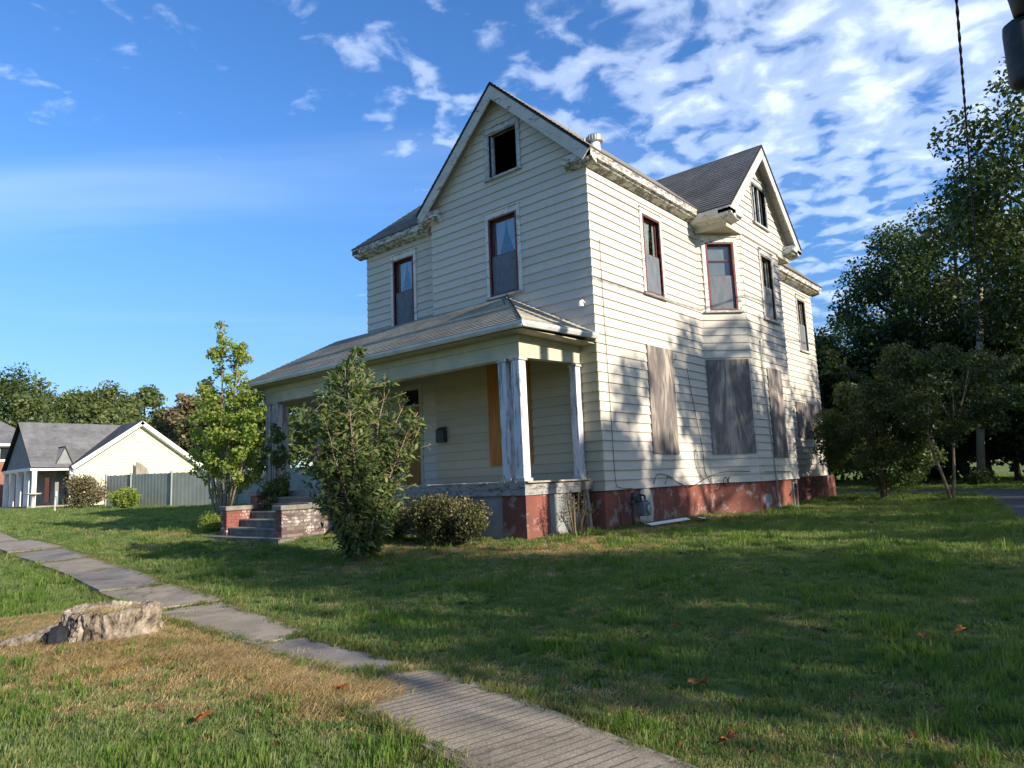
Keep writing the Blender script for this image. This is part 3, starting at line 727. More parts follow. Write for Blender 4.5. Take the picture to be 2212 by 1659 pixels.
# hip roof over the recessed left part
e = (-W2-.32, DD-.32, 7.75); kx = 2.9; ks = .93
hp = (e[0]+kx, e[1]+kx, 7.75+ks*kx)
roof_face(e, (EL+.1, e[1], 7.75), (hp[0]+.05, hp[1], hp[2]), hp, 'shingle', house)
roof_face((e[0], 15.5, 7.75), e, hp, (hp[0], 15.5, hp[2]), 'shingle', house)
# wing gable roof
RX = DX+.325; zr = 10.2
roof_face((-.9, Y0-.37, 7.69), (RX+.02, Y0-.37, 7.69), (RX+.02, YM, zr), (-2.2, YM, zr), 'shingle', house)
roof_face((RX+.02, YC+.37, 7.69), (-.9, YC+.37, 7.69), (-2.2, YM, zr), (RX+.02, YM, zr), 'shingle', house)
def mit(b, n, k): return b-Vector((0, 0, k/abs(n.z)))     # plumb cut at the peak
# rake boards, rake soffits and frieze boards
def rake(a, b, inward, w_=.2, th=.035, mat='trim', drop=.06, name='rake_board'):
    a, b = Vector(a), Vector(b); d = (b-a).normalized(); i = Vector(inward); n = d.cross(i).normalized()
    if n.z > 0: n = -n
    mb = MB(); o = n*drop; mb.prism([a+o, mit(b, n, drop), mit(b, n, drop+w_), a+o+n*w_], i*th); return mb.build(name, M[mat], house)
def rake_set(y_or_x, axis, c0, ze, cm, zm, c1, ov, mat='trim'):
    """gable in plane axis const; c0..cm..c1 coordinate across; ov overhang towards the wall"""
    pt = (lambda c, z, o=0: (c, y_or_x+o, z)) if axis == 'y' else (lambda c, z, o=0: (y_or_x-o, c, z))
    inn = (0, 1, 0) if axis == 'y' else (-1, 0, 0)
    for c in (c0, c1):
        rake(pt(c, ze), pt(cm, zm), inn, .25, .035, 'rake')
        a, b = Vector(pt(c, ze, .036)), Vector(pt(cm, zm, .036)); d = (b-a).normalized(); n = d.cross(Vector(inn)).normalized()
        if n.z > 0: n = -n
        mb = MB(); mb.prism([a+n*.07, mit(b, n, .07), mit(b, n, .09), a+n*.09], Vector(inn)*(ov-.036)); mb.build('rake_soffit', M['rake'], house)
        a, b = Vector(pt(c, ze, ov-.035)), Vector(pt(cm, zm, ov-.035))
        mb = MB(); mb.prism([a+n*.092, mit(b, n, .092), mit(b, n, .25), a+n*.25], Vector(inn)*.03); mb.build('rake_frieze', M['beam'], house)
rake_set(YF+.01, 'y', EL, 7.80, XM, ZPK+.05, EX, .26)
rake_set(RX, 'x', Y0-.37, 7.69, YM, zr, YC+.37, .325)
# roof vent
mb = MB(); mb.lathe((-.28, .86, 8.05), [(.12, 0), (.12, .42)], 16)
vent = mb.build('roof_vent', M['white'], house, True)
mb = MB(); mb.lathe((-.28, .86, 8.46), [(.13, 0), (.185, .02), (.19, .13), (.16, .17), (.05, .2)], 20)
for i in range(20):
    q = 2*math.pi*i/20; c, s = math.cos(q), math.sin(q); mb.tube([(-.28+c*.19, .86+s*.19, 8.49), (-.28+c*.195, .86+s*.195, 8.59)], .009, 4)
mb.build('vent_cap', M['metal'], vent)

# ---- foundation
mb = MB()
mb.box((-W2+.03, DD+.03, -.4), (-.02, 15.11, ZB-.005)); found_ = mb.build('foundation', M['found'], house)
mb = MB(); mb.box((-W1+.02, .03, -.4), (-.021, DD+.5, ZB-.006)); mb.build('front_foundation', M['found'], house)
mb = MB(); mb.prism([(-.03, Y0, -.4), (DX-.03, YA, -.4), (DX-.03, YB, -.4), (-.03, YC, -.4)], (0, 0, ZB+.393)); mb.build('bay_foundation', M['found'], house)
mb = MB()
mb.box((-.022, .55, -.4), (.003, .85, .45)); mb.build('brick_pier', M['found'], house)
def blob_patch(name, plane, c, rx, rz, mat, n=22, j=.18, th=.012):
    """irregular plaster patch on a plane: plane=(axis,const)"""
    pts = []
    n = 56
    for i in range(n):
        q = 2*math.pi*i/n; k = 1+2.6*j*(float(vn2.f(math.cos(q)*2.2+c[0]*9, math.sin(q)*2.2+5, 3))-.5)+random.uniform(-.03, .03)
        a, b = c[0]+rx*k*math.cos(q), c[1]+rz*k*math.sin(q)
        pts.append((plane[1], a, b) if plane[0] == 'x' else (a, plane[1], b))
    mb = MB(); mb.prism(pts, (th, 0, 0) if plane[0] == 'x' else (0, -th, 0)); return mb.build(name, M[mat], house)
blob_patch('plaster_patch', ('x', -.021), (1.62, .34), .30, .50, 'cement_white', 26, .10)
blob_patch('plaster_patch', ('x', DX-.031), (6.35, .28), .30, .17, 'cement')
blob_patch('plaster_patch', ('x', DX-.031), (7.1, .06), .13, .13, 'cement_white')
mb = MB(); mb.box((DX-.03, 8.22, 0), (DX+.01, 8.5, .68)); vf = mb.build('crawlspace_vent', M['trim_grey'], house)
mb = MB(); mb.box((DX+.011, 8.25, .04), (DX+.013, 8.47, .64)); mb.build('vent_screen', M['metal_dark'], vf)

# ---- porch
PX0, PX1, PY = -9.3, -.365, -2.0; ZF = 1.02
sag = lambda y: .07*min(1, max(0, (y-PY)/(0-PY)))      # the outer edge has sunk a little
mb = MB(); n_ = 0
deck = None
dk = MB(); dk.box((PX0, PY, .93), (PX1-.02, -.002, .99)); dk.box((PX0, 0, .93), (-W2-.03, 4.2, .99)); dk.box((-W2-.03, .0, .93), (-W1-.03, DD-.01, .99))
deck = dk.build('porch_deck', M['trim_grey'], house)
x = PX0
bm_mat = peeling('worn_deck_boards', (.40, .36, .30), (.26, .20, .15), lo=.45, hi=.6)
while x < PX1-.05:
    b_ = MB(); z_ = random.uniform(-.004, .004); b_.box((x+.003, PY-.03+random.uniform(-.006, .006), .992), (x+.138, -.003, ZF+z_)); b_.build('deck_board', bm_mat, deck); x += .141
for nm, a, b, mt in (('deck_fascia', .885, .988, 'deck_trim'), ('deck_fascia', .77, .883, 'deck_trim')):
    o_ = .0 if a > .8 else .012
    mb = MB(); mb.box((PX0, PY-.035+o_, a), (PX1+.02-o_, PY-.001, b)); mb.box((PX1-.019, PY, a), (PX1+.02-o_, -.25, b)); mb.build(nm, M[mt], house)
mb = MB(); mb.box((-.95, PY+.02, -.5), (PX1-.02, PY+.5, .77)); mb.build('corner_pier', M['found'], house)
mb = MB(); mb.box((PX1-.06, PY+.5, -.5), (PX1-.022, PY+.72, .77)); mb.build('corner_pier', M['found'], house)
mb = MB(); mb.box((PX0+.05, PY+.04, -.5), (-.95, PY+.2, .769)); mb.build('cement_infill', M['cement'], house)
mb = MB(); mb.box((PX1-.12, PY+.72, -.5), (PX1-.04, -.55, .765)); mb.build('cement_infill', M['cement'], house)
blob_patch('plaster_patch', ('x', PX1-.039), (-.85, .36), .42, .42, 'cement', 30, .08, .008)
mb = MB(); mb.box((PX1-.14, -.62, -.5), (PX1-.03, -.0, .42)); mb.build('brick_pier', M['found'], house)
mb = MB(); mb.box((PX0+.05, PY+.2, -.5), (PX0+.2, 4.1, .769)); mb.build('cement_infill', M['cement'], house)
# broken end of the deck and its leaning prop
mb = MB(); mb.prism([(PX1-.02, -.30, .80), (PX1+.13, -.30, .80), (PX1+.13, .06, .84), (PX1-.02, .06, .84)], (0, 0, .16)); mb.build('broken_deck_end', M['pole'], house)
mb = MB(); mb.prism([(PX1+.02, -.24, .80), (PX1+.10, -.24, .80), (PX1+.10, -.16, .80), (PX1+.02, -.16, .80)], (.06, .02, -.86)); mb.build('timber_prop', M['pole'], house)
# columns
def column(x, y, s=.2, z1=3.31, tilt=(0, 0)):
    mb = MB(); h = s/2; a = [(x-h, y-h, ZF), (x+h, y-h, ZF), (x+h, y+h, ZF), (x-h, y+h, ZF)]
    mb.prism(a, (tilt[0], tilt[1], z1-ZF)); c = mb.build('porch_column', M['column'], house, bevel=.008)
    mb = MB(); mb.box((x-h-.025, y-h-.025, ZF+.003), (x+h+.025, y+h+.025, ZF+.06)); mb.box((x-h-.025+tilt[0], y-h-.025+tilt[1], z1-.05), (x+h+.025+tilt[0], y+h+.025+tilt[1], z1-.002)); mb.build('column_trim', M['trim_grey'], c)
column(-.82, -1.88, .19, tilt=(-.03, 0)); column(-.50, -1.88, .20, tilt=(-.01, 0))
column(-.47, -.13, .17, 3.35)
column(-9.1, -1.88, .19); column(-8.78, -1.88, .19); column(-9.1, -1.5, .19); column(-9.1, -.45, .19)
# beams
BX0, BX1 = -9.2, PX1-.03
mb = MB(); mb.box((BX0, -1.98, 3.31), (BX1, -1.78, 3.59)); mb.build('porch_beam', M['beam'], house)
mb = MB(); mb.prism([(BX1-.19, -1.78, 3.31), (BX1+.001, -1.78, 3.31), (BX1+.001, -1.78, 3.59), (BX1-.19, -1.78, 3.59)], (0, 1.78, 0))
V = mb.V[:]; mb.V = [(x, y, z+(sag(y) if y > -1 else 0)) for x, y, z in V]; mb.build('porch_beam', M['beam'], house)
mb = MB(); mb.box((BX0, -1.78, 3.31), (BX0+.2, 4.0, 3.59)); mb.build('porch_beam', M['beam'], house)
mb = MB(); mb.box((BX0-.02, -2.0, 3.593), (BX1+.02, -1.97, 3.73)); mb.box((BX1-.01, -1.97, 3.593), (BX1+.02, -.01, 3.76)); mb.build('porch_frieze', M['beam'], house)
GX, GY, ZG = PX1+.357, PY-.35, 3.74
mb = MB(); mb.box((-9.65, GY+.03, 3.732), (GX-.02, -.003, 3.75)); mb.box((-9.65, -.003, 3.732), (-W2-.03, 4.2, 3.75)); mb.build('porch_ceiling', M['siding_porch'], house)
# gutters (K profile) front and right, sunk towards the corner
def gutter(a, b, out, za, zb_, name='gutter'):
    a, b, o = Vector(a), Vector(b), Vector(out); pr = [(0, 0), (.07, 0), (.105, .055), (.105, .10), (.09, .10), (.085, .06), (0, .03)]
    mb = MB(); n = len(pr); A = [a+o*p+Vector((0, 0, za+q)) for p, q in pr]; B = [b+o*p+Vector((0, 0, zb_+q)) for p, q in pr]
    mb.add(A+B, [list(range(n))[::-1], [n+i for i in range(n)]]+[[i, (i+1) % n, n+(i+1) % n, n+i] for i in range(n)]); return mb.build(name, M['gutter'], house)
gutter((-9.67, GY, 0), (GX+.1, GY, 0), (0, -1, 0), 3.752, 3.752)
gutter((GX, GY-.1, 0), (GX, -.01, 0), (1, 0, 0), 3.752, 3.83)
gutter((-9.65, 4.2, 0), (-9.65, GY-.1, 0), (-1, 0, 0), 3.752, 3.752)
zt_ = 3.865
roof_face((-9.72, GY-.06, zt_), (GX+.06, GY-.06, zt_), (-2.35, .0, 5.20), (-8.75, .0, 5.20), 'shingle_porch', house, name='porch_roof')
rf = roof_face((GX+.06, GY-.06, zt_), (GX+.06, -.03, zt_+.08), (-2.35, -.03, 5.20), (-2.35, -.03, 5.20), 'shingle_porch', house, name='porch_roof')
roof_face((-9.72, 4.3, zt_), (-9.72, GY-.06, zt_), (-8.75, .0, 5.2), (-8.2, 4.3, 5.3), 'shingle_porch', house, name='porch_roof')
mb = MB(); mb.prism([(-8.75, .0, 5.14), (-W1+.0, .0, 5.14), (-W1, DD+.0, 5.27), (-8.6, DD+.3, 5.27)], (0, 0, .06)); mb.build('roof_flashing', M['tar'], house)
mb = MB(); mb.tube([(GX+.02, GY-.03, 3.905), (-1.15, -1.18, 4.56), (-2.3, -.05, 5.23)], .016, 5); mb.build('hip_cap', M['tar'], house)
mb = MB(); mb.tube([(-1.62, -.9, 4.70), (-1.5, -1.15, 4.56), (-1.45, -1.5, 4.36), (-1.3, -1.75, 4.22)], .008, 5); mb.tube([(-2.25, -.06, 5.2), (-2.0, -.5, 4.96), (-1.62, -.9, 4.70)], .008, 5); mb.build('roof_wire', M['black'], house)
# mailbox by the porch wall, corner lamp
mb = MB(); mb.box((-4.62, -.16, 2.02), (-4.36, -.03, 2.30)); mb.prism([(-4.63, -.17, 2.30), (-4.35, -.17, 2.30), (-4.35, -.03, 2.38), (-4.63, -.03, 2.38)], (0, 0, .012))
mx_ = mb.build('wall_mailbox', M['metal_dark'], None); tag(mx_, 'small dark mailbox on the porch wall beside the front door', 'mailbox')
mb = MB(); mb.tube([(-.2, -.03, 4.62), (-.2, -.10, 4.66), (-.2, -.16, 4.63)], .018, 8); mb.lathe((-.2, -.17, 4.52), [(.06, 0), (.055, .07), (.025, .12)], 12)
lt = mb.build('security_light', M['white'], None); tag(lt, 'little white security light near the upper corner of the front wall', 'light')

# steps
steps = empty('porch_steps', (0, 0, 0), 'stone porch steps between stepped brick cheek walls with stone caps', 'steps')
sx0, sx1 = -8.50, -6.42
for i, (y0, z1) in enumerate(((-3.62, .0), (-3.30, .21), (-3.02, .385), (-2.74, .56), (-2.46, .735))):
    mb = MB()
    if i == 0: mb.box((-9.05, y0-.05, -.35), (-5.75, -3.28, .025))
    else: mb.box((sx0+.002, y0, -.3), (sx1-.002, -2.05, z1-.05))
    o = mb.build('riser' if i else 'bottom_slab', M['tread'], steps)
    if i:
        mb = MB(); mb.box((sx0+.004, y0-.03, z1-.049), (sx1-.004, -2.05, z1)); mb.build('tread', M['cap'], o, bevel=.01)
mb = MB(); mb.box((-8.2, -2.35, .7), (-5.45, -2.04, .82)); mb.box((-8.2, -2.38, .822), (-5.4, -2.04, .88)); mb.build('landing', M['cap'], steps)
bme = {}
for nm, mt in (('brick', 'brick'), ('brick_white', 'brick_white')):
    mb = MB(); mb.box((-.10, -.006, -.029), (.10, .03, .029)); m_ = mesh(nm, mb.V, mb.F); m_.materials.append(M[mt]); bme[nm] = m_
def cheek(x0, x1, y0, y1, z0, z1, kind_in, kind_out):
    core = MB(); core.box((x0+.006, y0+.006, z0-.3), (x1-.006, y1, z1)); c = core.build('cheek_wall', M['mortar'], steps)
    nr = int((z1-z0+.12)/.073)
    for r_ in range(nr):
        z = z1-.037-r_*.073; off = .105 if r_ % 2 else 0
        def run(a, b, fn, kd):
            p = a-off
            while p < b:
                s_, e_ = max(p+.005, a), min(p+.205, b)
                if e_-s_ > .05:
                    o = bpy.data.objects.new('brick', bme[kd]); col.objects.link(o); o.parent = c; fn(o, (s_+e_)/2, (e_-s_)/.2); 
                p += .211
        def fxp(o, m_, k): o.location = (x1, m_, z); o.rotation_euler = (random.uniform(-.01, .01), 0, math.pi/2); o.scale = (k, 1+random.uniform(-.3, .3), 1)
        def fy(o, m_, k): o.location = (m_, y0, z); o.scale = (k, 1+random.uniform(-.3, .3), 1)
        run(y0+.002, y1, fxp, kind_in if kind_in else kind_out); run(x0, x1, fy, 'brick')
    mb = MB(); mb.box((x0-.05, y0-.05, z1+.002), (x1+.05, y1+.02, z1+.11)); mb.build('stone_cap', M['cap'], c, bevel=.012)
cheek(-8.80, -8.52, -3.36, -2.62, 0.0, .60, 'brick', None)
cheek(-8.80, -8.52, -2.60, -2.05, 0.0, .92, 'brick', None)
cheek(-6.40, -6.12, -3.36, -2.06, 0.0, .60, 'brick_white', None)

# ---- wires and small things along the side wall
def sm(pts, k=6):
    P_ = [Vector(p) for p in pts]; out = []
    for i in range(len(P_)-1):
        a, b, c, d = P_[max(i-1, 0)], P_[i], P_[i+1], P_[min(i+2, len(P_)-1)]
        for j in range(k):
            t = j/k; out.append(.5*((2*b)+(c-a)*t+(2*a-5*b+4*c-d)*t*t+(3*b-a-3*c+d)*t**3))
    return out+[P_[-1]]
mb = MB()
def hang(p0, p1, n=8, s=.1, out=.0):
    p0, p1 = Vector(p0), Vector(p1); r_ = []
    for i in range(n+1):
        t = i/n; p = p0.lerp(p1, t); p.z -= s*4*t*(1-t); p.x += out*4*t*(1-t); r_.append(p)
    return r_
X_ = .045
mb.tube(sm([(X_, .30, 6.0), (X_, .31, 4.2), (X_, .34, 2.2), (X_, .36, 1.0), (X_, .5, .82), (X_, 1.0, .78)]), .006, 5)
mb.tube(sm([(X_, 3.9, 3.6), (X_, 4.2, 2.4), (X_, 4.42, 1.6), (X_, 4.45, 1.1), (X_, 4.7, .80)]), .006, 5)
mb.tube(sm([(X_, 4.15, 1.45), (X_, 4.02, 1.6), (X_, 3.95, 1.35), (X_, 4.1, 1.05), (X_, 4.4, .88)]), .006, 5)
mb.tube(sm([(X_, 1.9, .84), (X_, 2.1, 1.05), (X_, 2.6, 1.0), (X_, 3.1, .82), (X_, 3.7, .74), (X_+.05, 4.6, .95), (X_+.3, 5.2, 1.05), (DX+.05, 6.2, 1.0), (DX+.05, 8.0, .98)]), .008, 5)
mb.tube([(X_, 2.55, 1.0), (X_, 2.4, .82)], .006, 5)
cb = mb.build('cables', M['black'], None); tag(cb, 'thin black cables hanging loosely across the lower side clapboards', 'cable')
cb.name = 'wall_cable'
mb = MB()
for cy in (5.05, 5.32):
    mb.tube([(X_+.25, cy+.11*math.cos(q), .80+.11*math.sin(q)) for q in np.linspace(0, 2*math.pi, 18)], .010, 5, False)
cc = mb.build('cable_coil', M['black'], None); tag(cc, 'pair of coiled black cable loops at the foot of the bay wall', 'cable coil')
mb = MB()
mb.tube([(DX+.05, 6.62, 4.45), (DX+.05, 6.56, 4.25), (DX+.05, 6.60, 3.7), (DX+.05, 6.86, 1.0), (DX+.05, 6.9, .05)], .014, 6)
mb.tube([(DX+.05, 6.62, 4.45), (DX+.06, 6.67, 4.52)], .03, 6)
cn = mb.build('conduit', M['metal'], None); tag(cn, 'thin grey conduit pipe running down the wing wall beside the narrow board', 'pipe')
mb = MB(); mb.tube([(DX+.02, 7.9, .34), (DX+.05, 8.08, .42), (DX+.05, 8.3, .52)], .018, 5); mb.tube([(DX+.05, 8.3, .52), (DX+.06, 8.42, .6)], .012, 5)
hk = mb.build('bent_rod', M['metal_dark'], None); tag(hk, 'bent dark rod leaning on the red foundation below the wing', 'rod')
# gas meter
gm = empty('gas_meter', (.28, 1.02, 0), 'grey gas meter with regulator and pipes against the red foundation', 'gas meter')
mb = MB(); mb.box((-.11, -.15, .22), (.09, .13, .50)); mb.box((-.08, -.12, .50), (.06, .10, .54)); o = mb.build('meter_body', M['meter'], gm, bevel=.03)
mb = MB(); mb.lathe((.1, 0, .36), [(.085, 0), (.085, .03), (.06, .04)], 14, 'x'); mb.build('dial', M['metal'], gm)
mb = MB(); mb.tube([(-.02, -.42, -.1), (-.02, -.42, .52), (-.02, -.36, .60), (-.02, -.08, .60), (-.02, -.08, .52)], .024, 8); mb.tube([(-.02, .08, .52), (-.02, .08, .62), (-.1, .1, .64), (-.27, .12, .64)], .022, 8); mb.build('pipe', M['metal_dark'], gm)
mb = MB(); mb.lathe((-.02, -.30, .60), [(.05, -.09), (.11, -.05), (.11, .03), (.06, .06)], 14, 'x'); mb.lathe((-.02, -.42, .45), [(.04, 0), (.055, .05), (.04, .1)], 10); mb.build('regulator', M['metal_dark'], gm)
# bits of white siding lying by the wall
for i, (x, y, rz, L_, lb) in enumerate(((.62, 1.35, 1.38, 1.25, 'long white strip of old siding lying in the grass by the foundation'), (.80, 2.55, 1.75, .75, 'short white strip of siding propped at the far end of the long strip'))):
    mb = MB(); mb.prism([(-L_/2, -.09, 0), (L_/2, -.09, 0), (L_/2, .02, .018), (L_/2, .10, .004), (-L_/2, .10, .004), (-L_/2, .02, .018)], (0, 0, .006))
    o = mb.build('siding_strip', M['white'], None); o.location = (x, y, gz(x, y)+.075); o.rotation_euler = (.12, -.03+.12*i, rz); tag(o, lb, 'siding strip')

# ------------------------------------------------------------------ stump
def stump():
    cx, cy = -.33, -8.84; t = empty('tree_stump', (cx, cy, gz(cx, cy)-.1), 'broad weathered tree stump with ragged hollow top beside the walk', 'tree stump')
    n = 120; V = []; F = []; ph = [random.uniform(0, 6.28) for _ in range(6)]
    rings = 14; H = .37
    def rad(q, tz):
        r_ = .44*(1.16-.18*tz**.5)+.12*max(0, 1-tz*3.2)
        c, s_ = math.cos(q), math.sin(q)
        r_ *= 1+.16*(vn1.f(c*1.6+9, s_*1.6+9+tz*.5, 2)-.5)
        r_ += .075*(float(vn2.f(c*7+20, s_*7+20+tz*1.6, 3))-.5)+.05*(float(vn3(c*17+50, s_*17+50+tz*3))-.5)
        return float(r_)
    for j in range(rings+1):
        tz = j/rings
        for i in range(n):
            q = 2*math.pi*i/n; top = H*(1+.03*math.sin(2*q+.6)+.012*math.sin(7*q+ph[4])+random.uniform(-.012, .012)*(j == rings))
            r_ = rad(q, tz)+random.uniform(-.012, .012)
            V.append((r_*math.cos(q)*1.0, r_*math.sin(q)*.95, top*tz))
    # rim and hollow
    for (s_, dz) in ((.93, .006), (.86, -.015), (.62, -.045), (.3, -.05)):
        for i in range(n):
            x, y, z = V[rings*n+i]; V.append((x*s_+random.uniform(-.01, .01), y*s_, z+dz+random.uniform(-.012, .012)))
    for j in range(rings+4):
        for i in range(n): F.append([j*n+i, j*n+(i+1) % n, (j+1)*n+(i+1) % n, (j+1)*n+i])
    F.append([(rings+4)*n+i for i in range(n)])
    link('stump_wood', mesh('stump_wood', V, F), M['stump'], t)
    mb = MB(); mb.tube([(-.2, -.38, .14), (-.35, -.62, .08), (-.55, -.95, .03), (-.75, -1.3, -.03)], [.14, .11, .08, .03], 10); mb.build('surface_root', M['stump'], t); 
    k = MB(); k.lathe((0, 0, 0), [(.10, -.1), (.14, -.02), (.12, .05), (.05, .08)], 14, 'x')
    o = k.build('dark_knot', M['bark'], t); o.location = (.02, -.50, .14); o.rotation_euler = (0, 0, math.pi*1.35)
    o.data.materials[0] = simple('charred_knot', (.03, .032, .035), .9, .1, 0, .3, 20)
stump()

# ------------------------------------------------------------------ plants
def rand_unit(n, g):
    v = g.normal(size=(n, 3)); return v/np.linalg.norm(v, axis=1, keepdims=True)
def leaf_quads(Cc, size, g, out=None, asp=.55, upb=.35, outb=.4):
    n = len(Cc); nn = rand_unit(n, g)*.75
    if out is not None: nn = nn+out*outb
    nn[:, 2] += upb; nn /= np.linalg.norm(nn, axis=1, keepdims=True)
    t = np.cross(nn, rand_unit(n, g)); t /= np.linalg.norm(t, axis=1, keepdims=True)+1e-9
    b = np.cross(nn, t); s = (size*g.uniform(.6, 1.35, n))[:, None]
    V = np.stack([Cc-t*s*.5, Cc+b*s*asp*.5-t*s*.05, Cc+t*s*.5, Cc-b*s*asp*.5-t*s*.05], 1).reshape(-1, 3)
    F = np.arange(4*n).reshape(n, 4); return V, F
def crown_mesh(name, clumps, n, size, g, asp=.6, centre=None, tv=.25, flat=.75):
    """clumps: (m,4) centre+radius"""
    cl = np.asarray(clumps); w_ = cl[:, 3]**2.2; k = g.choice(len(cl), n, p=w_/w_.sum())
    d = rand_unit(n, g)*(g.random(n)**.45)[:, None]; d[:, 2] *= flat
    Cc = cl[k, :3]+d*cl[k, 3:4]
    out = d/(np.linalg.norm(d, axis=1, keepdims=True)+1e-6)
    V, F = leaf_quads(Cc, size, g, out, asp)
    ct = g.random(len(cl)); tint = np.clip(ct[k]*.55+g.random(n)*.3+tv*.5+d[:, 2]*.1, 0, 1)
    return npmesh(name, V, F, {'tint': np.repeat(tint, 4)})
def tree(name, label, x, y, h, cr, mat, n=8000, leaf=.28, seed=1, trunk_h=None, trunk_r=.22, cat='tree', group=None, squash=1.0, nclump=60, bark='bark', z0=None, lean=(0, 0), tv=.25, crf=.34, nb=9, multi=0):
    g = np.random.default_rng(seed); z0 = gz(x, y) if z0 is None else z0; trunk_h = trunk_h if trunk_h is not None else h*.28
    t = empty(name, (x, y, z0-.05), label, cat, group); mb = MB()
    ctr = np.array([lean[0]*h*.6, lean[1]*h*.6, trunk_h+(h-trunk_h)*.52]); rz_ = (h-trunk_h)*.5
    # trunk
    if multi:
        for q in range(multi):
            a = 2*math.pi*q/multi+g.uniform(0, .6); sp = cr*.42
            pts = [(0, 0, 0)]+[(math.cos(a)*sp*tt**1.1, math.sin(a)*sp*tt**1.1, trunk_h*1.5*tt) for tt in (.3, .6, 1)]
            mb.tube([(p[0]+g.normal(0, .03), p[1]+g.normal(0, .03), p[2]) for p in pts], [trunk_r, trunk_r*.8, trunk_r*.6, trunk_r*.3], 7)
    else:
        pts = [(lean[0]*h*.6*tt+g.normal(0, .05)*tt, lean[1]*h*.6*tt+g.normal(0, .05)*tt, h*.8*tt) for tt in np.linspace(0, 1, 8)]
        mb.tube(pts, [trunk_r*(1.25 if i == 0 else 1-i/8.6) for i in range(8)], 8)
    cl = []
    for i in range(nclump):
        d = rand_unit(1, g)[0]; rr = g.uniform(.5, 1.0)**.6
        p = ctr+d*np.array([cr, cr, rz_*squash])*rr*(1-crf*.6)
        wx = 1.0-.35*max(0, d[2])   # narrower at the top
        p[0] = ctr[0]+(p[0]-ctr[0])*wx; p[1] = ctr[1]+(p[1]-ctr[1])*wx
        cl.append([*p, cr*crf*g.uniform(.55, 1.25)])
    for i in range(nb*2):
        c = cl[g.integers(len(cl))]; zs = min(max(c[2]-g.uniform(.5, 1.3)*cr*.6, trunk_h*.8), h*.75); f = zs/(h*.8)
        s = Vector((lean[0]*h*.6*f, lean[1]*h*.6*f, zs)); e_ = Vector(c[:3]); m_ = s.lerp(e_, .5)+Vector((g.normal(0, .2), g.normal(0, .2), -.1*cr*.3))
        mb.tube([s, m_, e_], [trunk_r*.38, trunk_r*.24, trunk_r*.07], 5)
    mb.build('trunk', M[bark], t, True)
    link('crown', crown_mesh('crown', cl, n, leaf, g, tv=tv), M[mat], t)
    return t
# far left wood behind the neighbour's house
LT = [(-94.4, 10.0, 16.6, 5.2, 'leaf_mid'), (-88.7, 12.3, 16.6, 4.8, 'leaf_dark'), (-83.5, 14.0, 14.2, 4.2, 'leaf_mid'), (-76.1, 15.1, 12.6, 4.2, 'leaf_mid'), (-71.3, 16.5, 12.2, 3.6, 'leaf_mid'),
      (-73.3, 20.6, 13.4, 2.6, 'leaf_mid'), (-65.2, 19.4, 9.2, 2.6, 'leaf_olive'), (-61.5, 20.5, 9.3, 2.0, 'leaf_brown'), (-59.2, 18.8, 10.6, 2.0, 'leaf_brown'), (-53.4, 18.4, 9.6, 2.8, 'leaf_olive'),
      (-49.5, 19.1, 9.0, 3.0, 'leaf_mid'), (-44.6, 20.6, 11.0, 3.5, 'leaf_mid'), (-68.5, 14.6, 10.5, 3.4, 'leaf_mid'), (-41, 24, 9.5, 3.5, 'leaf_mid')]
LL = ['tall dark tree at the far left edge behind the brick house', 'broad dark green tree above the brick house roof', 'green tree left of the middle of the far wood', 'rounded green tree behind the grey roof ridge', 'dark tree above the middle of the neighbour roof',
      'airy dark tree with open crown just left of the yellow gable peak', 'olive low tree right of the yellow gable peak', 'thin brownish tree between the olive tree and the sapling', 'bare looking brown tree behind the lime sapling', 'olive tree seen right of the lime sapling behind the fence',
      'green tree seen between the porch columns', 'green tree peeping over the left end of the porch roof', 'low green tree touching the yellow house ridge', 'green tree behind the porch beyond the fence']
for i, ((x, y, h, cr, mt), lb) in enumerate(zip(LT, LL)):
    tree('broadleaf_tree', lb, x, y, h, cr*1.15, mt, 6500, .40, 100+i, trunk_h=h*.16, trunk_r=.25, group='trees behind the neighbouring house', tv=.45)
# right-hand trees
RT = [(-.3, 31.7, 15.2, 4.2, 'leaf_dark', 'large tree with drooping dark crown behind the utility pole', 20000), (-3.0, 35.3, 11.6, 3.2, 'leaf_mid', 'thin leaved tree with slanting limb left of the large dark tree', 4200),
      (-6.9, 38.3, 9.8, 3.6, 'leaf_olive', 'sunny yellow green tree just behind the rear corner of the house', 6500), (2.9, 28.8, 15.4, 4.4, 'leaf_dark', 'dark tree right behind the utility pole', 18000),
      (6.9, 21.0, 17.2, 4.3, 'leaf_dark', 'tallest dark tree at the right edge of the picture', 22000)]
for i, (x, y, h, cr, mt, lb, n) in enumerate(RT):
    tree('shade_tree', lb, x, y, h, cr, mt, n, .21, 200+i, trunk_h=h*.22, trunk_r=.28, group='tall trees behind the back alley', crf=.30, nclump=70, lean=((-.10, 0) if i == 1 else (0, 0)))
UT = [(-3.3, 25.5, 8.4, 2.6, 'low dark tree against the rear corner of the house'), (-1.3, 27.0, 8.2, 2.5, 'second low dark tree left of the middle behind the crape myrtles'), (.6, 27.5, 9.0, 2.6, 'low dark tree directly behind the left crape myrtle'),
      (2.0, 29.6, 9.4, 2.6, 'low dark tree left of the utility pole foot'), (4.2, 28.5, 9.4, 2.6, 'low dark tree right of the utility pole foot'), (6.4, 26.5, 9.6, 3, 'low dark tree at the right edge beyond the alley'), (-5.5, 26, 8.5, 2.6, 'low dark tree hidden mostly behind the rear of the house'), (-2.4, 22.8, 6.6, 2.3, 'bushy low tree right at the rear corner of the house')]
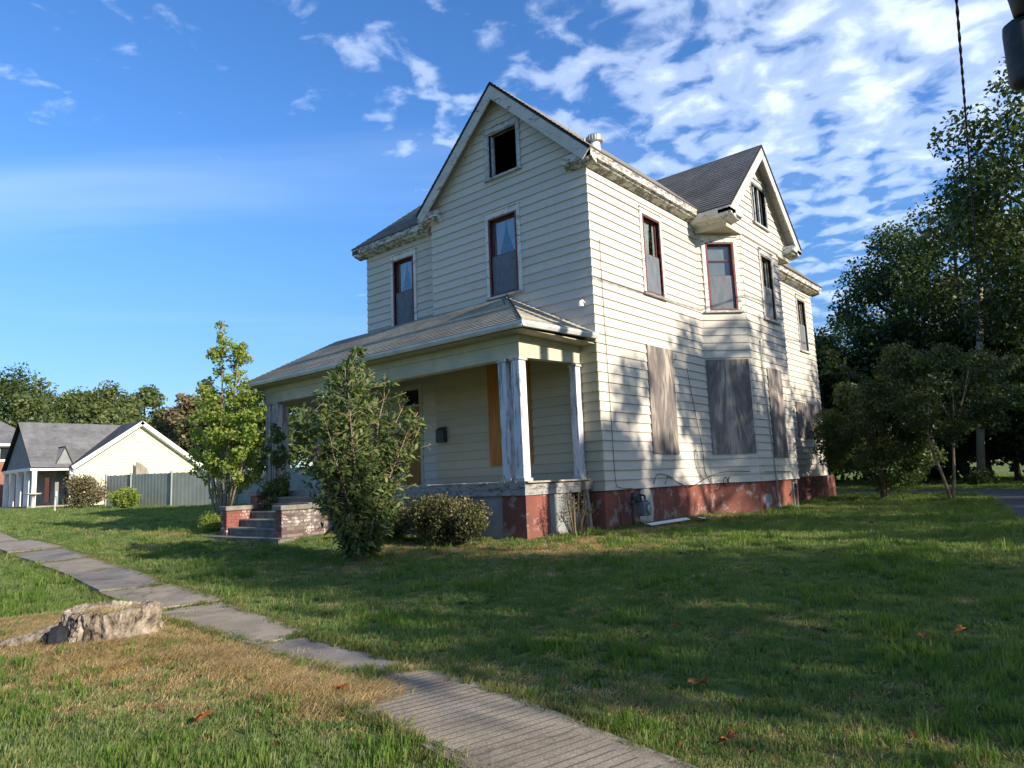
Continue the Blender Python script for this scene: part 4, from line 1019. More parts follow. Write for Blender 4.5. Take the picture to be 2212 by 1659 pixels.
for i, (x, y, h, cr, lb) in enumerate(UT):
    tree('understory_tree', lb, x, y, h, cr, 'leaf_dark', 9500, .26, 260+i, trunk_h=.25, trunk_r=.12, group='low trees along the back alley', squash=1.1, tv=.15)
# dense back of the wood: one mass nobody could count
def wood_mass():
    g = np.random.default_rng(5); cl = []
    for i in range(190): 
        x = g.uniform(-16, 30); cl.append([x, 33+g.uniform(0, 6)+max(0, x-8)*-.2, g.uniform(.2, 7.5), g.uniform(1.6, 2.8)])
    link('woodland_edge', crown_mesh('woodland_edge', cl, 42000, .5, g, tv=.1), M['leaf_dark'], None)['kind'] = 'stuff'
    o = bpy.data.objects['woodland_edge']; tag(o, 'dense dark undergrowth closing the wood behind the back alley', None)
wood_mass()
# trees that stand off to the right and shade lawn and wall
ST = [(19.8, -4.3, 11.0, 3.6), (20.4, 2.0, 12.9, 2.7), (20.0, 5.6, 14.4, 2.9), (21.0, 9.8, 16.4, 4.0), (21.5, 16.5, 15.4, 4.6), (24, 23, 14, 5.0), (18, 30, 13, 5), (27, 33, 14, 6), (21.5, -13.2, 10.4, 2.6), (19.0, -9.2, 5.9, 1.5)]
SL = ['tree opposite the porch across the alley', 'tree opposite the house corner across the alley', 'tree opposite the side window across the alley', 'tall tree opposite the wing across the alley', 'tree opposite the rear of the house', 'tree shading the crape myrtles', 'tree beyond the alley bend', 'farthest tree east of the alley', 'tree near the street corner', 'small tree beside the street corner tree']
for i, ((x, y, h, cr), lb) in enumerate(zip(ST, SL)):
    tree('alley_tree', lb, x, y, h, cr, 'leaf_mid', 6000, .34, 300+i, trunk_h=1.6 if i < 5 else 2, trunk_r=.2, group='trees across the alley east of the house', crf=.36, nclump=48)

# crape myrtles
def myrtle(x, y, label, h, cr, seed, stems, n=5200, lowc=.66):
    g = np.random.default_rng(seed); t = empty('crape_myrtle', (x, y, gz(x, y)-.03), label, 'small tree', 'crape myrtles on the side lawn'); mb = MB(); cl = []
    for (dx, dy, hh, r_) in stems:
        pts = [(0, 0, 0), (dx*.35, dy*.35, hh*.3), (dx*.8, dy*.8, hh*.75), (dx, dy, hh)]
        pts = [(p[0]+g.normal(0, .02), p[1]+g.normal(0, .02), p[2]) for p in pts]; mb.tube(pts, [r_*1.3, r_, r_*.8, r_*.6], 7)
        for k in range(5):
            e_ = (dx+g.normal(0, cr*.45), dy+g.normal(0, cr*.45), hh+g.uniform(.3, h-hh)); mb.tube([(dx, dy, hh), ((dx+e_[0])/2+g.normal(0, .05), (dy+e_[1])/2, (hh+e_[2])/2), e_], [r_*.5, r_*.3, r_*.1], 5)
    mb.build('stem', M['bark_pale'], t, True)
    zc = h*lowc
    for i in range(80):
        d = rand_unit(1, g)[0]*g.uniform(.4, 1)**.5; cl.append([d[0]*cr, d[1]*cr, zc+d[2]*h*(.97-lowc), g.uniform(.24, .52)])
    link('crown', crown_mesh('crown', cl, n, .11, g, asp=.55, tv=.0), M['leaf_dark'] if seed == 42 else M['leaf_mid'], t)
    fl = [c for c in cl if c[2] > zc]; fl = [fl[i] for i in g.choice(len(fl), min(9, len(fl)), replace=False)]
    fl = [[c[0]*1.08, c[1]*1.08, c[2]+.12, .07] for c in fl]
    link('blossom', crown_mesh('blossom', fl, 420, .045, g), M['red_flower'], t)
myrtle(2.15, 12.49, 'multi stemmed crape myrtle close to the rear of the house', 4.0, 1.8, 41, [(-.45, .1, 1.3, .035), (.25, .1, 1.2, .04), (.1, -.2, 1.5, .035), (-.15, .2, 1.4, .03), (.5, .3, 1.0, .03)], 22000, .53)
myrtle(4.20, 10.72, 'crape myrtle with two thin diverging trunks beside the alley', 4.5, 2.1, 42, [(-.32, -.2, 2.0, .04), (.25, .1, 1.9, .04)], 16000, .66)

# lime coloured sapling left of the steps
def sapling():
    g = np.random.default_rng(11); x, y = -9.95, -2.75; t = empty('lime_sapling', (x, y, gz(x, y)-.03), 'tall spindly sapling with lime green leaves left of the steps', 'sapling')
    tw = MB(); stems = []; cl = []
    for k, (dx, dy, h) in enumerate(((-.15, 0, 5.6), (.55, .1, 4.8), (-1.0, -.1, 4.1), (1.1, .1, 3.6), (-1.5, .1, 2.8), (1.5, 0, 2.9), (.15, .3, 5.0), (-.6, .3, 3.2))):
        pts = []
        for tt in np.linspace(0, 1, 9): pts.append((dx*tt**.8+g.normal(0, .03)*tt, dy*tt+g.normal(0, .03)*tt, h*tt))
        tw.tube(pts, [.035*(1-.85*i/8)+.004 for i in range(9)], 6)
        for j in range(int(h*6)):
            tt = g.uniform(.25, 1); f = tt*8; i = min(7, int(f)); a = Vector(pts[i]).lerp(Vector(pts[i+1]), f-i)
            L_ = (.7*(1-tt)+.18)*g.uniform(.5, 1.1); an = g.uniform(0, 6.28); e_ = a+Vector((math.cos(an)*L_, math.sin(an)*L_, L_*.7))
            tw.tube([a, a.lerp(e_, .5)+Vector((0, 0, -.02)), e_], [.008, .005, .002], 4)
            if g.random() < .80:
                cl.append([*e_, g.uniform(.07, .16)]); cl.append([*(a.lerp(e_, .6)), g.uniform(.05, .12)])
    tw.build('stem', M['bark_pale'], t, True)
    link('crown', crown_mesh('crown', [[*c[:3], c[3]*1.45] for c in cl], 12500, .085, g, asp=.8, tv=.25, flat=1), M['leaf_lime'], t)
sapling()
# leaf mesh for the hero shrub
def leafmesh(L_, W_, name='leaf', tint=.5, fold=.25, curl=.2):
    n = 5; V = []; F = []
    for i in range(n+1):
        t = i/n; w_ = W_*math.sin(math.pi*min(.999, max(.001, t))**.85)*.5; z = -curl*L_*t*t
        V += [(t*L_, -w_, z+fold*w_), (t*L_, 0, z), (t*L_, w_, z+fold*w_)]
    for i in range(n):
        a = i*3; F += [[a, a+3, a+4, a+1], [a+1, a+4, a+5, a+2]]
    me = npmesh(name, np.array(V), np.array(F), {'tint': np.full(len(V), tint)}, True); return me
def big_shrub():
    g = np.random.default_rng(21); x, y = -1.86, -4.5; z = gz(x, y)-.03
    t = empty('glossy_shrub', (x, y, z), 'large glossy leaved evergreen shrub with a pointed top in front of the porch', 'shrub')
    H = 3.55; mb = MB(); tips = []
    # leaning clump of stems; silhouette radius as function of height
    def R_(zz): 
        f = zz/H
        return np.interp(f, [0, .06, .14, .3, .5, .68, .82, .92, 1], [.24, .36, .60, .95, 1.24, 1.12, .74, .38, .08])
    for k in range(19):
        an = g.uniform(0, 6.28); rr = g.uniform(0, .9)**.7 if k else 0; hh = H*(1-.42*rr) if k else H
        rad_ = R_(hh*.75)*rr
        pts = [(.10*math.cos(an)*tt+math.cos(an)*rad_*tt**1.3+g.normal(0, .015), .1*math.sin(an)*tt+math.sin(an)*rad_*tt**1.3+g.normal(0, .015), hh*tt) for tt in np.linspace(0, 1, 10)]
        mb.tube(pts, [.022*(1-.8*i/9)+.003 for i in range(10)], 6)
        for j in range(54):
            tt = g.uniform(.05, 1.0); f = min(8.99, tt*9); i = int(f); a = Vector(pts[i]).lerp(Vector(pts[i+1]), f-i)
            an2 = g.uniform(0, 6.28); mr = R_(a.z)
            L_ = min(g.uniform(.15, .65), max(.08, mr*1.05-math.hypot(a.x, a.y)*.4)); e_ = a+Vector((math.cos(an2)*L_, math.sin(an2)*L_, L_*g.uniform(.2, .8)))
            rr2 = math.hypot(e_.x, e_.y); lim = R_(min(e_.z, H))*g.uniform(.8, 1.12)
            if rr2 > lim: e_.x *= lim/rr2; e_.y *= lim/rr2
            if e_.z > H: e_.z = H
            mb.tube([a, a.lerp(e_, .5), e_], [.007, .005, .003], 4); tips.append((a, e_))
    mb.build('stem', M['bark_pale'], t, True)
    P_ = []; 
    for a, e_ in tips:
        d = (e_-a).normalized() if (e_-a).length > .01 else Vector((0, 0, 1)); nl = g.integers(8, 13)
        for q in range(nl):
            f = .35+.65*q/nl; p = a.lerp(e_, f); an = q*2.4+g.uniform(-.3, .3)
            s = d.orthogonal().normalized(); s2 = d.cross(s); o_ = (s*math.cos(an)+s2*math.sin(an))*1.0+d*g.uniform(.5, 1.0)+Vector((0, 0, .15)); o_.normalize()
            P_.append((p, o_, g.uniform(.09, .145)*(1 if f < .9 else .8), g.random()))
    # keep the ones nearest the camera as single leaf parts
    cdir = Vector((CAM.x-x, CAM.y-y, 0)).normalized()
    P_.sort(key=lambda q: -(q[0].dot(cdir)+g.uniform(-.15, .15)))
    lm = [leafmesh(1, .42, 'leaf', v, .25, c) for v, c in ((.15, .15), (.45, .25), (.7, .1), (.95, .2))]
    for m_ in lm: m_.materials.append(M['leaf_mag'])
    def mat_of(p, o_, L_, r_):
        u_ = Vector((0, 0, 1)); side = o_.cross(u_).normalized() if abs(o_.z) < .98 else Vector((1, 0, 0)); n_ = side.cross(o_)
        ro = Matrix.Rotation((r_-.5)*1.6, 3, o_); side = ro @ side; n_ = ro @ n_
        return Matrix(((o_.x*L_, side.x*L_, n_.x*L_, p.x), (o_.y*L_, side.y*L_, n_.y*L_, p.y), (o_.z*L_, side.z*L_, n_.z*L_, p.z), (0, 0, 0, 1)))
    for p, o_, L_, r_ in P_[:290]:
        o = bpy.data.objects.new('leaf', lm[int(r_*3.999)]); col.objects.link(o); o.parent = t; o.matrix_basis = mat_of(p, o_, L_, r_)
    base = leafmesh(1, .42, 'tmp'); bv = np.array([v.co[:] for v in base.vertices]); bf = np.array([p.vertices[:] for p in base.polygons])
    Vs = []; Fs = []; T = []
    for k, (p, o_, L_, r_) in enumerate(P_[290:]):
        Mx = np.array(mat_of(p, o_, L_, r_)); Vs.append(bv @ Mx[:3, :3].T+Mx[:3, 3]); Fs.append(bf+k*len(bv)); T.append(np.full(len(bv), r_*.9))
    me = npmesh('foliage', np.concatenate(Vs), np.concatenate(Fs), {'tint': np.concatenate(T)}, True); link('foliage', me, M['leaf_mag'], t, 'stuff')
    fl = [[g.uniform(-.35, .1), g.uniform(-.4, -.1), g.uniform(.8, 1.3), .04] for _ in range(7)]
    link('blossom', crown_mesh('blossom', fl, 130, .04, g), M['pink'], t)
big_shrub()
def bush(name, label, x, y, rx, ry, h, mat, n, leaf, seed, cat='shrub', nc=40, bark='bark', twigs=20, group=None, tv=.3, asp=.5):
    g = np.random.default_rng(seed); t = empty(name, (x, y, gz(x, y)-.03), label, cat, group); cl = []; mb = MB()
    for i in range(nc):
        d = rand_unit(1, g)[0]*g.uniform(.3, 1)**.5; cl.append([d[0]*rx*.85, d[1]*ry*.85, h*.5+d[2]*h*.42, min(rx, ry*1.2, h)*g.uniform(.2, .42)])
    for i in range(twigs):
        c = cl[g.integers(nc)]; s = (c[0]*.25, c[1]*.25, 0); mb.tube([s, ((s[0]+c[0])*.5, (s[1]+c[1])*.5, c[2]*.55), (c[0]*1.08, c[1]*1.08, c[2]*1.12+g.uniform(0, .12))], [.012, .008, .003], 4)
    mb.build('stem', M[bark], t); link('foliage', crown_mesh('foliage', cl, n, leaf, g, tv=tv, asp=asp, flat=1), M[mat], t); return t
bush('evergreen_shrub', 'low dense dull green shrub before the porch foundation right of the tall shrub', -1.75, -2.72, 1.25, .5, .95, 'leaf_yew', 18000, .055, 51, nc=110)
bush('evergreen_shrub', 'small dark shrub tucked behind the tall glossy shrub', -3.3, -2.75, .6, .4, .85, 'leaf_mag', 3500, .07, 52)
bush('dead_shrub', 'half dead leggy shrub with bare twigs at the broken deck end', .22, -1.35, .40, .36, .95, 'leaf_brown', 1100, .035, 53, bark='straw', twigs=70, nc=30)
bush('round_shrub', 'small round yellow green shrub left of the steps', -10.1, -2.9, .42, .38, .52, 'leaf_lime', 3200, .05, 54, tv=0)
bush('hedge_shrub', 'brown green clipped shrub at the corner of the neighbour house', -37.6, 3.2, 1.5, 1.1, 2.0, 'leaf_brown', 7000, .13, 55)
bush('yellow_shrub', 'bright yellow green shrub against the grey fence', -34.0, 4.0, 1.25, .7, 1.15, 'leaf_lime', 5000, .13, 56, tv=.3)
bush('pole_weeds', 'clump of weeds at the foot of the utility pole', 3.3, 24.4, .7, .5, .7, 'leaf_dark', 1500, .1, 57)
bush('climbing_shrub', 'leafy green shrub growing over the left porch column', -8.2, -2.35, .62, .4, 3.05, 'leaf_mid', 2400, .10, 58, nc=34)
bush('bare_shrub', 'tangle of bare grey brown branches between sapling and fence', -14.6, -.2, .9, .8, 3.9, 'leaf_brown', 700, .06, 59, bark='straw', twigs=90, nc=60)

# ------------------------------------------------------------------ utility poles and cable
up_ = empty('utility_pole', (3.12, 25.06, 0), 'pale wooden utility pole with weeds at its foot before the dark trees', 'utility pole', 'utility poles along the alley')
mb = MB(); mb.tube([(0, 0, -.3), (.42, 0, 4), (.95, 0, 8.7)], [.17, .15, .12], 12); mb.build('shaft', M['pole'], up_, True)
mb = MB(); mb.box((.2, -.06, 8.1), (1.7, .06, 8.2)); mb.build('crossarm', M['pole'], up_)
mb = MB(); mb.box((.68, -.09, 4.6), (.86, .09, 5.5)); mb.build('service_box', M['meter'], up_)
np_ = empty('utility_pole', (8.1, -.9, 0), 'near utility pole carrying the dark transformer at the top right corner', 'utility pole', 'utility poles along the alley')
mb = MB(); mb.tube([(0, 0, -.3), (0, 0, 5), (0, 0, 11.4)], [.17, .15, .12], 14); mb.build('shaft', M['pole'], np_, True)
tf = MB(); tf.lathe((-.66, .75, 6.18), [(.12, 0), (.20, .03), (.21, .08), (.21, .80), (.20, .90), (.12, .96)], 20); tfo = tf.build('transformer', M['metal_dark'], np_, True)
mb = MB(); mb.lathe((-.52, .62, 7.14), [(.19, 0), (.22, .25), (.32, .8), (.42, 1.5), (.44, 1.9)], 16); mb.build('riser_shroud', M['metal_dark'], np_, True)
mb = MB(); mb.box((-.50, .0, 6.5), (-.1, .5, 6.56)); mb.box((-.50, .0, 7.3), (-.1, .5, 7.36)); mb.build('bracket', M['metal_dark'], np_)
mb = MB(); mb.tube([(-.60, .7, 6.2), (-.62, .8, 5.0), (-.60, 1.4, 3.0), (-.58, 2.0, .2)], .010, 5); mb.tube([(-.52, .7, 6.2), (-.45, .8, 5.0), (-.40, 1.0, 3.2)], .008, 5); mb.build('guy_wire', M['black'], np_)
def twisted(p0, p1, r_, name, label, n=160, sag_=.25, turns=34):
    mb = MB(); p0, p1 = Vector(p0), Vector(p1)
    for ph in (0, math.pi):
        pts = []
        for i in range(n+1):
            t = i/n; p = p0.lerp(p1, t); p.z -= sag_*4*t*(1-t); a = ph+turns*2*math.pi*t; pts.append(p+Vector((math.cos(a)*r_*.8, 0, math.sin(a)*r_*.8)))
        mb.tube(pts, r_, 5)
    o = mb.build(name, M['black'], None, True); tag(o, label, 'cable'); return o
twisted((6.84, -.80, 7.92), (4.0, 24.96, 8.1), .015, 'overhead_cable', 'thick twisted black cable sloping down to the far utility pole')
mb = MB(); mb.tube(hang((8.0, -.9, 10.6), (4.8, 25, 9.2), 14, .4), .006, 5); o = mb.build('overhead_wire', M['black'], None); tag(o, 'hair thin overhead wire right of the thick twisted cable', 'wire')

# ------------------------------------------------------------------ neighbour, fence
def neighbour():
    h = empty('neighbour_house', (0, 0, 0), 'single storey pale yellow house with grey roof and white porch posts', 'house')
    zg = .55; A0 = Vector((-46.77, 5.54, zg))       # near bottom corner of the yellow gable end
    ex = Vector((-1, 0, 0)); ye = 14.0; ym = 9.7; zE = 3.4; zR = 6.55; xl = -58
    mb = MB(); mb.prism([(-46.8, 5.54, zg-.5), (-46.8, ye, zg-.5), (-46.8, ye, zE), (-46.8, ym, zR-.2), (-46.8, 5.54, zE)], (-11.2, 0, 0)); wl = mb.build('wall', M['yellow_siding'], h)
    lp = MB(); z = zg
    while z < zR-.45:
        zq = z+.3
        a, b = (5.54, ye) if zq < zE else (5.54+(ym-5.54)*(zq-zE)/(zR-zE)+.02, ye-(ye-ym)*(zq-zE)/(zR-zE)-.02)
        lp.prism([(-46.8, a, z), (-46.77, a, z), (-46.79, a, z+.2), (-46.8, a, z+.2)], (0, b-a, 0)); z += .21
    lp.build('lap_siding', M['yellow_siding'], wl, kind='stuff')
    mb = MB(); mb.lathe((-46.76, ym, 5.35), [(.38, 0), (.38, .05)], 20, 'x'); mb.build('round_gable_vent', M['white'], h)
    roof_face((-46.4, 5.2, zE-.1), (-46.4+.001, ym, zR), (-58, ym, zR), (-58, 5.2, zE-.1), 'shingle_far', h) if 0 else None
    roof_face((-58, 5.15, zE-.15), (-46.4, 5.15, zE-.15), (-46.4, ym, zR), (-58, ym, zR), 'shingle_far', h)
    roof_face((-46.4, ye+.35, zE-.2), (-58, ye+.35, zE-.2), (-58, ym, zR), (-46.4, ym, zR), 'shingle_far', h)
    for c in (5.15, ye+.35):
        a = Vector((-46.38, c, zE-.17)); b = Vector((-46.38, ym, zR-.02)); d = (b-a).normalized(); n = d.cross(Vector((1, 0, 0))).normalized(); n = -n if n.z > 0 else n
        mb = MB(); mb.prism([a, b, b+n*.28, a+n*.28], (.06, 0, 0)); mb.build('rake_board', M['white'], h)
        mb = MB(); mb.prism([a+n*.25, b+n*.25, b+n*.29, a+n*.29], (-.4, 0, 0)); mb.build('rake_soffit', M['white'], h)
    # front wing: ridge towards the street
    xr_, xe = -50.1, -46.9; y_f = 2.9; zR2 = 6.5
    roof_face((xe+.2, y_f, zE-.2), (xe+.2, 5.6, zE-.2), (xr_, ym, zR2), (xr_, y_f, zR2), 'shingle_far', h)
    roof_face((-53.5, 5.6, zE-.2), (-53.5, y_f, zE-.2), (xr_, y_f, zR2), (xr_, ym, zR2), 'shingle_far', h)
    mb = MB(); mb.prism([(xe-.1, y_f+.25, zE-.2), (-53.2, y_f+.25, zE-.2), (xr_, y_f+.25, zR2-.15)], (0, .1, 0)); mb.build('front_gable', M['dim_siding'], h)
    mb = MB(); mb.box((-58, 4.9, zg-.3), (-48.6, 5.6, zE-.25)); mb.build('front_wall', M['dim_siding'], h)
    mb = MB(); mb.box((-50.6, 4.85, zg+.3), (-49.6, 4.89, 2.6)); mb.build('window', M['glass_dark'], h); mb = MB(); mb.box((-48.4, 5.45, zg+.1), (-47.4, 5.5, 2.7)); mb.build('front_door', M['glass_dark'], h)
    mb = MB(); mb.box((xe-.1, y_f, zE-.42), (xe+.1, 5.5, zE-.2)); mb.box((-53.3, y_f+.05, zE-.42), (xe-.1, y_f+.2, zE-.2)); mb.build('porch_beam', M['white'], h)
    for (x, y) in ((xe, 3.15), (xe-1.5, 3.15), (-50.1, 3.15), (-51.7, 3.15), (-53.1, 3.15)):
        mb = MB(); mb.box((x-.13, y-.13, zg-.1), (x+.13, y+.13, zE-.42)); mb.build('porch_post', M['white'], h)
    mb = MB(); mb.box((-46.95, 5.2, zg-.1), (-46.72, 5.56, zE-.3)); mb.build('corner_board', M['white'], h)
    mb = MB(); mb.box((-55, 2.6, zg-.3), (-46.6, 5.5, zg+.1)); mb.build('porch_floor', M['concrete'], h)
    # little dormer gable in the valley
    roof_face((-46.9, 4.3, zE-.1), (-46.9, 4.9, zE+1.25), (-49, 4.9, zE+1.25), (-48.2, 4.3, zE-.1), 'shingle_far', h, name='dormer_roof')
    roof_face((-46.9, 5.5, zE-.1), (-48.2, 5.5, zE-.1), (-49, 4.9, zE+1.25), (-46.9, 4.9, zE+1.25), 'shingle_far', h, name='dormer_roof')
    mb = MB(); mb.prism([(-46.95, 4.35, zE-.12), (-46.95, 5.45, zE-.12), (-46.95, 4.9, zE+1.15)], (-.06, 0, 0)); mb.build('dormer_gable', M['dim_siding'], h)
    mb = MB(); mb.tube([(-46.62, 5.2, zE-.3), (-46.62, 5.45, zE-.55), (-46.65, 5.5, zg+.1)], .05, 6); mb.build('downspout', M['white'], h)
neighbour()
def brick_neighbour():
    h = empty('brick_house', (0, 0, 0), 'red brick house with dark roof cut off by the left picture edge', 'house')
    mb = MB(); mb.box((-74, -3, .3), (-60, 7, 5.6)); mb.build('wall', M['far_brick'], h)
    mb = MB(); mb.prism([(-59.98, -3, 4.2), (-59.98, 7, 4.2), (-59.98, 7, 5.6), (-59.98, -3, 5.6)], (.05, 0, 0)); mb.build('upper_wall', M['white'], h)
    roof_face((-59.5, -3.5, 5.6), (-59.5, 7.5, 5.6), (-67, 5, 8.6), (-67, -1, 8.6), 'shingle_far', h)
    roof_face((-74.5, -3.5, 5.6), (-59.5, -3.5, 5.6), (-67, -1, 8.6), (-67.01, -1, 8.6), 'shingle_far', h)
    for y in (2.2, 4.3):
        mb = MB(); mb.box((-59.93, y, 4.4), (-59.9, y+1.1, 5.3)); mb.build('window', M['glass_dark'], h)
    mb = MB(); mb.box((-59.92, -3.5, 5.42), (-59.4, 7.5, 5.62)); mb.build('eave_board', M['white'], h)
brick_neighbour()
def fence():
    f = empty('privacy_fence', (0, 0, 0), 'long grey green wooden privacy fence between the two yards', 'fence')
    pts = [(-38.2, 4.5), (-35.9, 5.0), (-32.2, 5.7), (-29.0, 6.6), (-25.5, 7.8), (-22, 9), (-16, 11), (-9, 13.2)]
    bd = MB()
    for i in range(len(pts)-1):
        a, b = Vector((*pts[i], 0)), Vector((*pts[i+1], 0)); L_ = (b-a).length; n = int(L_/.15); d = (b-a)/n; nr = Vector((d.y, -d.x, 0)).normalized()
        for k in range(n):
            p = a+d*k; q = a+d*(k+.95); z = gz(p.x, p.y); o = nr*(.004*(k % 2)); hh = 1.86+random.uniform(-.02, .02)
            bd.prism([p+o+Vector((0, 0, z)), q+o+Vector((0, 0, z)), q+o+Vector((0, 0, z+hh)), p+o+Vector((0, 0, z+hh))], -nr*.018)
        mb = MB(); z = gz(a.x, a.y); mb.box((a.x-.06, a.y-.06, z-.1), (a.x+.06, a.y+.06, z+1.95)); mb.build('fence_post', M['fence'], f)
    bd.build('fence_boards', M['fence'], f, kind='stuff')
fence()
# shed roof seen through the porch, leaning trellis, driveway
sh = empty('garden_shed', (-24.0, 13.5, gz(-24, 13.5)), 'low shed with pale roof seen between porch columns', 'shed')
mb = MB(); mb.box((-1.6, -1.2, 0), (1.6, 1.2, 2.0)); mb.build('wall', M['yellow_siding'], sh)
mb = MB(); mb.prism([(-1.8, -1.4, 1.98), (-1.8, 1.4, 1.98), (-1.8, 0, 2.7)], (3.6, 0, 0)); mb.build('roof', M['white'], sh)
tr_ = MB(); tr_.prism([(-46.3, 9.3, 1.8), (-46.3, 10.4, 1.8), (-46.3, 10.1, 3.0), (-46.3, 9.6, 3.4), (-46.3, 9.3, 3.5)], (.05, 0, 0)); o = tr_.build('leaning_trellis', M['pole'], None); tag(o, 'brown curved panel leaning on the yellow wall behind the fence', 'trellis')
sheet('driveway', [(-48.5, -3.5), (-48.5, 5.2), (-46.2, 5.0), (-40.6, 2.6), (-41, -1.5), (-44, -4)], .03, M['concrete'])
mb = MB(); mb.lathe((0, 0, 0), [(.22, 0), (.12, .1), (.10, .75), (.16, .8), (.42, .85), (.45, .93), (.1, .9)], 16); o = mb.build('bird_bath', M['cement_white'], None, True); o.location = (-45.2, 2.7, gz(-45.2, 2.7)+.02); tag(o, 'pale stone bird bath before the neighbour porch', 'bird bath')
mb = MB(); mb.tube([(0, 0, -.1), (.02, 0, .35), (0, 0, .9)], [.05, .04, .03], 6); mb.box((-.14, -.05, .8), (.14, .05, 1.05)); o = mb.build('yard_post', M['trim_grey'], None); o.location = (-33.3, .4, gz(-33.3, .4)); tag(o, 'short grey post standing in the far left lawn', 'post')

# ------------------------------------------------------------------ grass
def tuft(n, h, spread, g, lean=.6, w_=.004, seg=2):
    V = []; F = []
    for i in range(n):
        a = g.uniform(0, 6.28); r_ = spread*math.sqrt(g.random()); x, y = r_*math.cos(a), r_*math.sin(a); H = h*g.uniform(.45, 1.15)
        b = g.uniform(0, 6.28); l = g.uniform(.1, 1)*lean*H; dx, dy = math.cos(b)*l, math.sin(b)*l; p = (-math.sin(b+.8), math.cos(b+.8)); k = len(V)
        ww = w_*g.uniform(.7, 1.3)
        V += [(x-p[0]*ww, y-p[1]*ww, -.01), (x+p[0]*ww, y+p[1]*ww, -.01), (x+dx*.4+p[0]*ww*.8, y+dy*.4+p[1]*ww*.8, H*.6), (x+dx*.4-p[0]*ww*.8, y+dy*.4-p[1]*ww*.8, H*.6), (x+dx, y+dy, H)]
        F += [(k, k+1, k+2), (k, k+2, k+3), (k+3, k+2, k+4)]
    return np.array(V), np.array(F)
def grass_mat(name, a, b_, c_):
    m, t, b, L = newmat(name); setp(b, .55, .25); oi = N(t, 'ShaderNodeObjectInfo'); p = pos(t)
    ad = N(t, 'ShaderNodeMath'); L(oi.outputs['Random'], ad.inputs[0]); L(noise(t, p, .8, 4), ad.inputs[1])
    ml = N(t, 'ShaderNodeMath', operation='MULTIPLY'); ml.inputs[1].default_value = .5; L(ad.outputs[0], ml.inputs[0])
    r1 = ramp(t, [(.2, a), (.55, b_), (.8, c_)]); L(ml.outputs[0], r1.inputs[0]); L(r1.outputs[0], b.inputs['Base Color'])
    tr = N(t, 'ShaderNodeBsdfTranslucent'); L(mix(t, 1.0, r1.outputs[0], (1.4, 1.5, .7), 'MULTIPLY'), tr.inputs[0])
    mx = N(t, 'ShaderNodeMixShader', ins={0: .45}); L(b.outputs[0], mx.inputs[1]); L(tr.outputs[0], mx.inputs[2]); L(mx.outputs[0], t.nodes['Material Output'].inputs[0]); return m
def scatter(name, label, pts, scl, tv, tf_, mat, seed):
    """mesh holds one tuft plus loose points; a node group puts the tuft on every point"""
    g = np.random.default_rng(seed); nt_ = len(tv); me = bpy.data.meshes.new(name)
    off = np.array([pts[0][0], pts[0][1], pts[0][2]])
    V = np.concatenate([tv, pts]); me.vertices.add(len(V)); me.vertices.foreach_set('co', V.astype(np.float32).ravel())
    m = len(tf_); me.loops.add(m*3); me.loops.foreach_set('vertex_index', tf_.astype(np.int32).ravel()); me.polygons.add(m); me.polygons.foreach_set('loop_start', np.arange(0, 3*m, 3, dtype=np.int32)); me.update(calc_edges=True)
    for nm, tuf, pv in (('is_pt', 0.0, np.ones(len(pts))), ('scl', 1.0, scl), ('rot', 0.0, g.uniform(0, 6.28, len(pts)))):
        at = me.attributes.new(nm, 'FLOAT', 'POINT'); at.data.foreach_set('value', np.concatenate([np.full(nt_, tuf), pv]).astype(np.float32))
    o = link(name, me, mat, None, 'stuff'); tag(o, label)
    ng = bpy.data.node_groups.new(name, 'GeometryNodeTree'); ng.interface.new_socket('Geometry', in_out='INPUT', socket_type='NodeSocketGeometry'); ng.interface.new_socket('Geometry', in_out='OUTPUT', socket_type='NodeSocketGeometry')
    nn = ng.nodes.new; L = ng.links.new; gi = nn('NodeGroupInput'); go = nn('NodeGroupOutput')
    def attr(n): q = nn('GeometryNodeInputNamedAttribute'); q.data_type = 'FLOAT'; q.inputs[0].default_value = n; return q.outputs[0]
    cmpn = nn('FunctionNodeCompare'); cmpn.operation = 'GREATER_THAN'; cmpn.inputs[1].default_value = .5; L(attr('is_pt'), cmpn.inputs[0])
    sep = nn('GeometryNodeSeparateGeometry'); sep.domain = 'POINT'; L(gi.outputs[0], sep.inputs[0]); L(cmpn.outputs[0], sep.inputs[1])
    mp_ = nn('GeometryNodeMeshToPoints'); L(sep.outputs[0], mp_.inputs[0])
    ip = nn('GeometryNodeInstanceOnPoints'); L(mp_.outputs[0], ip.inputs[0]); L(sep.outputs[1], ip.inputs['Instance'])
    cx = nn('ShaderNodeCombineXYZ'); L(attr('rot'), cx.inputs[2]); L(cx.outputs[0], ip.inputs['Rotation']); L(attr('scl'), ip.inputs['Scale'])
    L(ip.outputs[0], go.inputs[0]); md = o.modifiers.new('scatter', 'NODES'); md.node_group = ng
    return o
